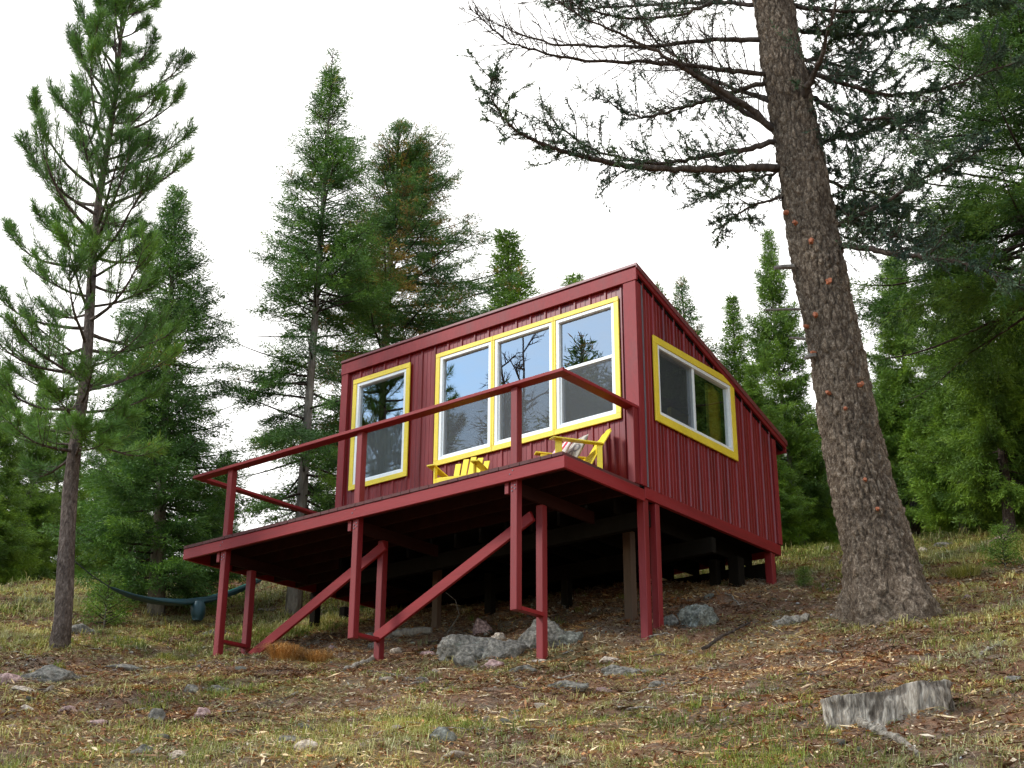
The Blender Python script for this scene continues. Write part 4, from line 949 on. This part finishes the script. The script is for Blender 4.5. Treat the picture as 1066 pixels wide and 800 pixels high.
# ------------------------------------------------------------------ stump, dead wood
p = (hit(856, 742) + hit(985, 742)) / 2; p0_ = hit(872, 748); p1_ = hit(978, 744); ps = (p0_ + p1_) / 2; ps[2] = gz(ps[0], ps[1])
wS = np.linalg.norm((p1_ - p0_)[:2]); Wst = .42
t = thing('tree_stump', 'wide low weathered grey tree stump with a jagged top in the lower right grass', 'stump', ps, None, math.atan2(CR[1], CR[0]))
nA = 260; nZ = 40; aa = np.arange(nA) * 2 * math.pi / nA
cxx = np.cos(aa); topz = .13 + .025 * cxx + .055 / (1 + np.exp(-(cxx - .12) * 14)) + .010 * fbm(np.c_[cxx * 5, np.sin(aa) * 3, aa * 0], 3, 12)
topz = np.maximum(topz, .05)
VV = []; AA_ = []
for k in range(nZ):
    q = k / (nZ - 1); z = -.15 + (topz + .15) * q
    se = (np.abs(np.cos(aa)) ** 2.8 + np.abs(np.sin(aa)) ** 2.8) ** (-1 / 2.8)
    gx_, gy_ = np.cos(aa) * se, np.sin(aa) * se
    groove = 1 - 2.2 * np.abs(fbm(np.c_[gx_ * 13, gy_ * 7, z * 2.5 + gx_ * 0], 3, 40)); lump = fbm(np.c_[gx_ * 2.6, gy_ * 2, z * 7 + gx_ * 0], 3, 46); hole = fbm(np.c_[gx_ * 3.4, gy_ * 2, z * 6 + gx_ * 0], 3, 44)
    rr = (1 + .05 * (1 - q) - .22 * (1 - q) * np.clip(-gx_ - .2, 0, 1)) + .012 * groove + .05 * lump - .10 * np.clip(hole - .2, 0, .6)
    VV.append(np.c_[gx_ * Wst * rr, gy_ * Wst * .50 * rr, z]); AA_.append(np.clip(.58 + .22 * groove + .25 * lump - 2.6 * np.clip(hole - .06, 0, 1), 0, 1))
for k, (f, dz) in enumerate([(.93, -.012), (.75, -.05), (.5, -.07), (.2, -.06)]):
    rough = .02 * fbm(np.c_[np.cos(aa) * f * 12, np.sin(aa) * f * 12, aa * 0], 3, 50)
    VV.append(np.c_[gx_ * Wst * f, gy_ * Wst * .50 * f, topz + dz + rough]); AA_.append(np.full(nA, .45))
m_ = nZ + 4; idx = np.arange(m_ * nA).reshape(m_, nA); nx_ = np.roll(idx, -1, 1)
Fq = np.stack([idx[:-1], nx_[:-1], nx_[1:], idx[1:]], -1).reshape(-1, 4)
link('stump_wood', tri_mesh('stump_wood', np.concatenate(VV), Fq, np.concatenate(AA_), True), M['weathered'], t)
def wood_piece(name, label, pix, rad, mat='weathered', lift=.03, group=None, cat='branch'):
    P = []
    for x, y in pix: q = hit(x, y); q[2] += lift; P.append(q)
    P = np.array(P); tN = np.linspace(0, 1, len(P) * 5); Q, _ = interp(P, tN); Q[1:-1] = (Q[:-2] + Q[1:-1] + Q[2:]) / 3
    rr = np.interp(tN, np.linspace(0, 1, len(rad)), rad) * (1 + .18 * noise(np.c_[tN * 9, tN * 0, tN * 0], len(pix)))
    Q = Q + rng.normal(size=Q.shape) * .006; mb = MB(); mb.tube(Q, rr, 10, .25 + .5 * rng.random(), True, .22); o = mb.build(name, M['weathered_lying'] if mat == 'weathered' else M[mat], None, smooth=False, loc=P[0]); return tag(o, label, cat, group)
wood_piece('dead_root', 'twisted bleached root lying below the weathered stump', [(890, 752), (900, 760), (912, 766), (925, 771), (940, 778), (957, 792)], [.012, .03, .035, .028, .02, .010], lift=.03)
wood_piece('fallen_log', 'short pale log lying left of the base of the leaning trunk', [(808, 655), (825, 651), (842, 648)], [.05, .06, .045], lift=.04, cat='log')
wood_piece('fallen_branch', 'dark crooked branch leaning in the litter right of the corner posts', [(733, 686), (750, 674), (768, 665), (783, 657)], [.022, .018, .013, .006], 'twig', .10)
wood_piece('fallen_branch', 'bleached bent branch lying below the middle deck posts', [(358, 700), (370, 697), (383, 692), (392, 686), (394, 680)], [.02, .03, .03, .03, .015], lift=.03)
wood_piece('fallen_branch', 'thin pale stick on the slope right of the leaning trunk', [(1022, 685), (1034, 678), (1047, 671)], [.012, .011, .008], lift=.03)
wood_piece('fallen_branch', 'long thin stick lying behind the deck posts by the pale fir trunk', [(268, 638), (285, 637), (300, 636)], [.018, .018, .012], 'weathered', .03)
wood_piece('fallen_log', 'grey log lying under the deck behind the middle posts', [(375, 668), (400, 667), (425, 663), (450, 660)], [.05, .06, .055, .04], 'bark_grey', .05, cat='log')
r = np.random.default_rng(15); n = 0
for (x, y, rr) in rand_ground(900, r):
    if n >= 130: break
    if rr > 20: continue
    L = .12 + .4 * r.random() ** 2; a = r.random() * 6.28; k = 6; ts_ = np.linspace(-.5, .5, k); xs = x + np.cos(a) * L * ts_ + r.normal(size=k) * .012 * L * 3; ys = y + np.sin(a) * L * ts_ + r.normal(size=k) * .012 * L * 3
    z = G(xs, ys) + .018 + .02 * r.random(k); mb = MB(); mb.tube(np.c_[xs, ys, z], np.linspace(.009, .004, k) * (.6 + .9 * r.random()), 5, .3 + .6 * r.random(), True, .3)
    o = mb.build('stick', M['weathered'] if r.random() < .6 else M['bark_pine'], None, loc=(x, y, z[0])); tag(o, 'short dead stick lying in the litter on the slope', 'stick', 'dead sticks on the slope'); n += 1
# arching dry stems by the brace
for (x0, y0), pts_ in [((392, 660), [(470, 662), (476, 640), (472, 625), (465, 617)])]:
    b = hit(463, 664); ps_ = [b] + [at_r(x, y, math.hypot(*(b[:2] - CAM[:2]))) for x, y in [(478, 640), (474, 625), (464, 617)]]
    mb = MB(); mb.tube(np.array(ps_), [.006, .005, .004, .003], 5); o = mb.build('dry_stalk', M['weathered'], None, loc=b); tag(o, 'single dry stalk arching over the long brace left of the boulder pile', 'stalk')

# ------------------------------------------------------------------ litter and grass
def scatter_litter(n, seed):
    r = np.random.default_rng(seed); P = rand_ground(n, r); keep = r.random(len(P)) < np.clip(15 / P[:, 2], .25, 1) ** 1.0; P = P[keep]; n = len(P)
    Z = G(P[:, 0], P[:, 1]); far = P[:, 2] / 12
    kind = r.random(n); L = np.where(kind < .6, .05 + .11 * r.random(n) ** 2, .018 + .035 * r.random(n)) * (.7 + .3 * far); W = np.where(kind < .55, .0045, .012 + .012 * r.random(n)) * (.8 + .2 * far)
    big = kind > .95; L = np.where(big, .10 + .16 * r.random(n), L); W = np.where(big, .012 + .012 * r.random(n), W)
    a = r.random(n) * 6.28; el = r.normal(size=n) * np.where(big, .15, .35)
    d = np.c_[np.cos(a) * np.cos(el), np.sin(a) * np.cos(el), np.sin(el)]; s_ = np.c_[-np.sin(a), np.cos(a), r.normal(size=n) * .4]
    c = np.c_[P[:, 0], P[:, 1], Z + .006 + .022 * r.random(n)]
    V = np.stack([c - d * L[:, None] / 2, c + s_ * W[:, None] / 2 + [0, 0, .003], c + d * L[:, None] / 2, c - s_ * W[:, None] / 2 + [0, 0, .003]], 1).reshape(-1, 3)
    patch = fbm(np.c_[P[:, :2] * .8, P[:, 2] * 0], 3, 61)
    v = np.clip(.5 + .22 * patch * 1.2 + r.normal(size=n) * .30, 0, 1)
    return tri_mesh('litter', V, np.arange(n * 4).reshape(n, 4), np.repeat(v, 4))
def gravel(n, seed):
    r = np.random.default_rng(seed); P = rand_ground(n, r); side_ = (P[:, :2] - CAM[:2]) @ CR[:2]
    w = np.clip(.25 + fbm(np.c_[P[:, :2] * .6, P[:, 2] * 0], 3, 66) + np.where(side_ < 0, .35, 0), 0, 1) * (P[:, 2] < 19); P = P[r.random(n) < w]; n = len(P)
    V0, F0 = ICO[2]; base = [rock_mesh(300 + k, (1, .75, .5), 2, 14, .1)[0] for k in range(6)]
    k = r.integers(0, 6, n); B = np.stack(base)[k]; a = r.random(n) * 6.28; S = (.008 + .018 * r.random(n) ** 2)[:, None, None] * (P[:, 2] / 11)[:, None, None]
    c, s_ = np.cos(a)[:, None], np.sin(a)[:, None]
    X = B[:, :, 0] * c - B[:, :, 1] * s_; Y = B[:, :, 0] * s_ + B[:, :, 1] * c; V = np.stack([X, Y, B[:, :, 2]], 2) * S
    V += np.c_[P[:, :2], G(P[:, 0], P[:, 1]) + .004][:, None, :]
    Fq = (F0[None] + np.arange(n)[:, None, None] * len(V0)).reshape(-1, 3)
    return tri_mesh('gravel', V.reshape(-1, 3), Fq, np.repeat(np.clip(.62 + .25 * r.normal(size=n), .2, 1), len(V0)))
tag(link('gravel', gravel(6000, 31), M['litter_stone']), 'scattered small chips of broken stone', 'gravel', None, 'stuff')
def straw(n, seed):
    r = np.random.default_rng(seed); P = rand_ground(n, r); w = np.clip(.5 + .9 * fbm(np.c_[P[:, :2] * .9 + 3, P[:, 2] * 0], 3, 73), .1, 1) * bare_(P); P = P[r.random(n) < w]; n = len(P)
    L = .08 + .14 * r.random(n); a = r.random(n) * 6.28; d = np.c_[np.cos(a), np.sin(a), r.normal(size=n) * .15]; sd = np.c_[-np.sin(a), np.cos(a), a * 0] * (.0017 * np.clip(P[:, 2] / 9, 1, 2))[:, None]
    c = np.c_[P[:, 0], P[:, 1], G(P[:, 0], P[:, 1]) + .012]; off_ = np.c_[-np.sin(a), np.cos(a), a * 0] * (r.normal(size=n) * .018)[:, None] + np.c_[a * 0, a * 0, .012 + .03 * r.random(n)]
    p0 = c - d * L[:, None] / 2; p2 = c + d * L[:, None] / 2; p1 = c + off_
    V = np.stack([p0 - sd, p0 + sd, p1 + sd, p1 - sd, p2], 1).reshape(-1, 3); i = np.arange(n)[:, None] * 5
    return tri_mesh('straw', V, np.concatenate([i + [0, 1, 2], i + [0, 2, 3], i + [3, 2, 4]]), np.repeat(np.clip(.66 + .2 * r.normal(size=n), .1, 1), 5))
def bare_(P): return np.where((P[:, 0] > -5.6) & (P[:, 0] < .4) & (P[:, 1] > .3) & (P[:, 1] < 4.8), .12, 1.)
tag(link('fallen_straw', straw(100000, 41), M['grass']), 'dead flattened grass stems lying tangled on the slope', 'dead grass', None, 'stuff')
tag(link('forest_litter', scatter_litter(420000, 3), M['litter']), 'brown needles, bark chips and twigs covering the slope', 'litter', None, 'stuff')
def grass(n, seed, fn, hgt, mat, name, label, blades=14, green=None):
    r = np.random.default_rng(seed); P = rand_ground(n, r); w = fn(P); P = P[r.random(len(P)) < w]; n = len(P)
    ts_ = np.repeat(np.clip(np.exp(r.normal(size=n) * .45), .45, 2.2), blades)
    cx = np.repeat(P[:, 0], blades) + r.normal(size=n * blades) * .030 * ts_; cy = np.repeat(P[:, 1], blades) + r.normal(size=n * blades) * .030 * ts_
    m = n * blades; z = G(cx, cy) - .005; far = np.repeat(P[:, 2], blades)
    a = r.random(m) * 6.28; bend = .45 + 1.1 * r.random(m); H = hgt * (.35 + .9 * r.random(m)) * ts_
    W = (.0017 + .0012 * r.random(m)) * np.clip(far / 9, .9, 2.6)
    dx, dy = np.cos(a), np.sin(a); b0_ = np.c_[cx, cy, z]; sd = np.c_[-dy, dx, np.zeros(m)] * W[:, None]
    mid = b0_ + np.c_[dx * H * bend * .3, dy * H * bend * .3, H * .6]; tip = b0_ + np.c_[dx * H * bend, dy * H * bend, H * (1.02 - .5 * bend)]
    V = np.stack([b0_ - sd, b0_ + sd, mid + sd * .8, mid - sd * .8, tip], 1).reshape(-1, 3)
    i = np.arange(m)[:, None] * 5; Fq = np.concatenate([i + [0, 1, 2], i + [0, 2, 3], i + [3, 2, 4]])
    base = np.repeat(green(P), blades); v = np.clip(base + r.normal(size=m) * .27, 0, 1)
    return tag(link(name, tri_mesh(name, V, Fq, np.repeat(v, 5)), mat), label, 'grass', None, 'stuff')
def bare(P):      # bare earth under and just in front of the cabin
    x, y = P[:, 0], P[:, 1]; b = np.ones(len(P))
    inside = (x > -5.6) & (x < .4) & (y > .3) & (y < 4.8); b[inside] = .04
    fr = (x > -6.5) & (x < 1.6) & (y > -2.2) & (y <= .3); b[fr] = .35
    rt = (x > 0) & (y > -3) & (y < 5); b[rt] *= .45
    return b
def gfn(P):
    n1 = fbm(np.c_[P[:, :2] * .9, P[:, 2] * 0], 3, 71); base = np.clip(.08 + 1.0 * n1, .010, 1)
    base = np.where(P[:, 2] < 11.8, base + .30, base); base = np.where(P[:, 2] > 18.5, base + .25, base)
    return np.clip(base, 0, 1) * bare(P)
def ggreen(P):
    n2 = fbm(np.c_[P[:, :2] * .7 + 9, P[:, 2] * 0], 3, 81); return np.clip(.50 - .55 * n2 + np.where(P[:, 2] > 17, .04, 0) - np.where(P[:, 2] < 12, .10, 0), .02, .95)
grass(40000, 8, gfn, .068, M['grass'], 'grass', 'short green and straw-coloured grass on the slope', 20, ggreen)
def tallfn(P): return np.where(P[:, 2] > 17.5, .8, .02) * np.clip(.5 + fbm(np.c_[P[:, :2] * .8, P[:, 2] * 0], 2, 93), .05, 1) * (bare(P) > .9)
grass(14000, 18, tallfn, .12, M['grass'], 'dry_grass', 'taller dry straw-coloured grass near the crest', 10, lambda P: np.full(len(P), .56) + .12 * fbm(np.c_[P[:, :2], P[:, 2] * 0], 2, 5))
def tuft(px, py, n, R0, H, mat, label, seed, name='grass_tuft'):
    r = np.random.default_rng(seed); c = hit(px, py); m = n; aa = r.random(m) * 6.28; q = np.sqrt(r.random(m)) * R0
    x = c[0] + np.cos(aa) * q; y = c[1] + np.sin(aa) * q; z = G(x, y); a = aa + r.normal(size=m) * .5; hh = H * (.5 + .7 * r.random(m)); a = aa * .35 + 3.6 + r.normal(size=m) * .7; bend = .7 + .9 * r.random(m)
    b0_ = np.c_[x, y, z] - c; sd = np.c_[-np.sin(a), np.cos(a), a * 0] * .003
    mid = b0_ + np.c_[np.cos(a) * hh * bend * .35, np.sin(a) * hh * bend * .35, hh * .6]; tip = b0_ + np.c_[np.cos(a) * hh * bend, np.sin(a) * hh * bend, hh * (.9 - .45 * bend)]
    V = np.stack([b0_ - sd, b0_ + sd, mid + sd * .8, mid - sd * .8, tip], 1).reshape(-1, 3); i = np.arange(m)[:, None] * 5
    o = link(name, tri_mesh(name, V, np.concatenate([i + [0, 1, 2], i + [0, 2, 3], i + [3, 2, 4]]), np.repeat(np.clip(.5 + r.normal(size=m) * .25, 0, 1), 5)), mat); o.location = c; return tag(o, label, 'grass tuft')
tuft(300, 688, 800, .20, .26, M['orange_grass'], 'bushy orange dry grass tuft beside the lower end of the left brace', 1)
tuft(334, 690, 500, .18, .20, M['orange_grass'], 'paler dry grass tuft right of the orange one, in front of the middle post', 2)
tuft(180, 690, 500, .20, .13, M['grass'], 'low dark green tuft of grass left of the leftmost deck post', 3)
tuft(1005, 600, 500, .20, .2, M['grass'], 'yellowish grass tuft left of the small sapling', 4)

# ------------------------------------------------------------------ world, sun, camera
w = bpy.data.worlds.new('World'); scn.world = w; w.use_nodes = True; nt = w.node_tree; bg = nt.nodes['Background']
SUN = np.array([-.50, -.66, .62]); SUN /= np.linalg.norm(SUN)
sky = nt.nodes.new('ShaderNodeTexSky'); sky.sky_type = 'NISHITA'; sky.sun_disc = False; sky.sun_elevation = math.asin(SUN[2]); sky.sun_rotation = math.atan2(SUN[0], SUN[1]); sky.altitude = 900; sky.ozone_density = 3.0; sky.dust_density = .2; sky.air_density = 1.6
tc = nt.nodes.new('ShaderNodeTexCoord'); mp = nt.nodes.new('ShaderNodeMapping'); mp.inputs['Scale'].default_value = (1, 1, 2.2); nt.links.new(tc.outputs['Generated'], mp.inputs[0])
n1 = nt.nodes.new('ShaderNodeTexNoise'); n1.inputs['Scale'].default_value = 2.6; n1.inputs['Detail'].default_value = 8; n1.inputs['Roughness'].default_value = .58; nt.links.new(mp.outputs[0], n1.inputs[0])
sx = nt.nodes.new('ShaderNodeSeparateXYZ'); nt.links.new(tc.outputs['Generated'], sx.inputs[0])
mr = N(nt, 'ShaderNodeMapRange'); mr.inputs[1].default_value = -.6; mr.inputs[2].default_value = .35; mr.inputs[3].default_value = -.07; mr.inputs[4].default_value = .42; nt.links.new(sx.outputs[1], mr.inputs[0])
ad = N(nt, 'ShaderNodeMath', operation='ADD'); nt.links.new(n1.outputs[0], ad.inputs[0]); nt.links.new(mr.outputs[0], ad.inputs[1])
cm = N(nt, 'ShaderNodeMapRange'); cm.inputs[1].default_value = .40; cm.inputs[2].default_value = .66; nt.links.new(ad.outputs[0], cm.inputs[0])
CL = 8.2
skc = mixc(nt, 1.0, sky.outputs[0], (1.35, 1.5, 1.55), 'MULTIPLY')
mix = mixc(nt, cm.outputs[0], skc, (CL * 1.0, CL * .99, CL * .97))
nt.links.new(mix, bg.inputs[0]); bg.inputs[1].default_value = .10
sl = bpy.data.lights.new('sun', 'SUN'); sl.energy = 1.5; sl.angle = R_(12); sl.color = (1, .95, .88); so = bpy.data.objects.new('sun', sl); COL.objects.link(so)
so.rotation_euler = Vector(SUN.tolist()).to_track_quat('Z', 'Y').to_euler()
cd = bpy.data.cameras.new('camera'); co = bpy.data.objects.new('camera', cd); COL.objects.link(co)
mt = Matrix(((CR[0], CU[0], -CF[0], CAM[0]), (CR[1], CU[1], -CF[1], CAM[1]), (CR[2], CU[2], -CF[2], CAM[2]), (0, 0, 0, 1))); co.matrix_world = mt
cd.sensor_width = 36; cd.lens = 36 * FPX / 1066; cd.clip_end = 2000; cd.clip_start = .1; scn.camera = co
vs = scn.view_settings; vs.view_transform = 'Standard'; vs.look = 'None'; vs.gamma = 1; vs.exposure = 1.22; vs.use_curve_mapping = False
scn.cycles.max_bounces = 6; scn.cycles.diffuse_bounces = 3; scn.cycles.transparent_max_bounces = 12
scn.cycles.use_denoising = False if False else scn.cycles.use_denoising
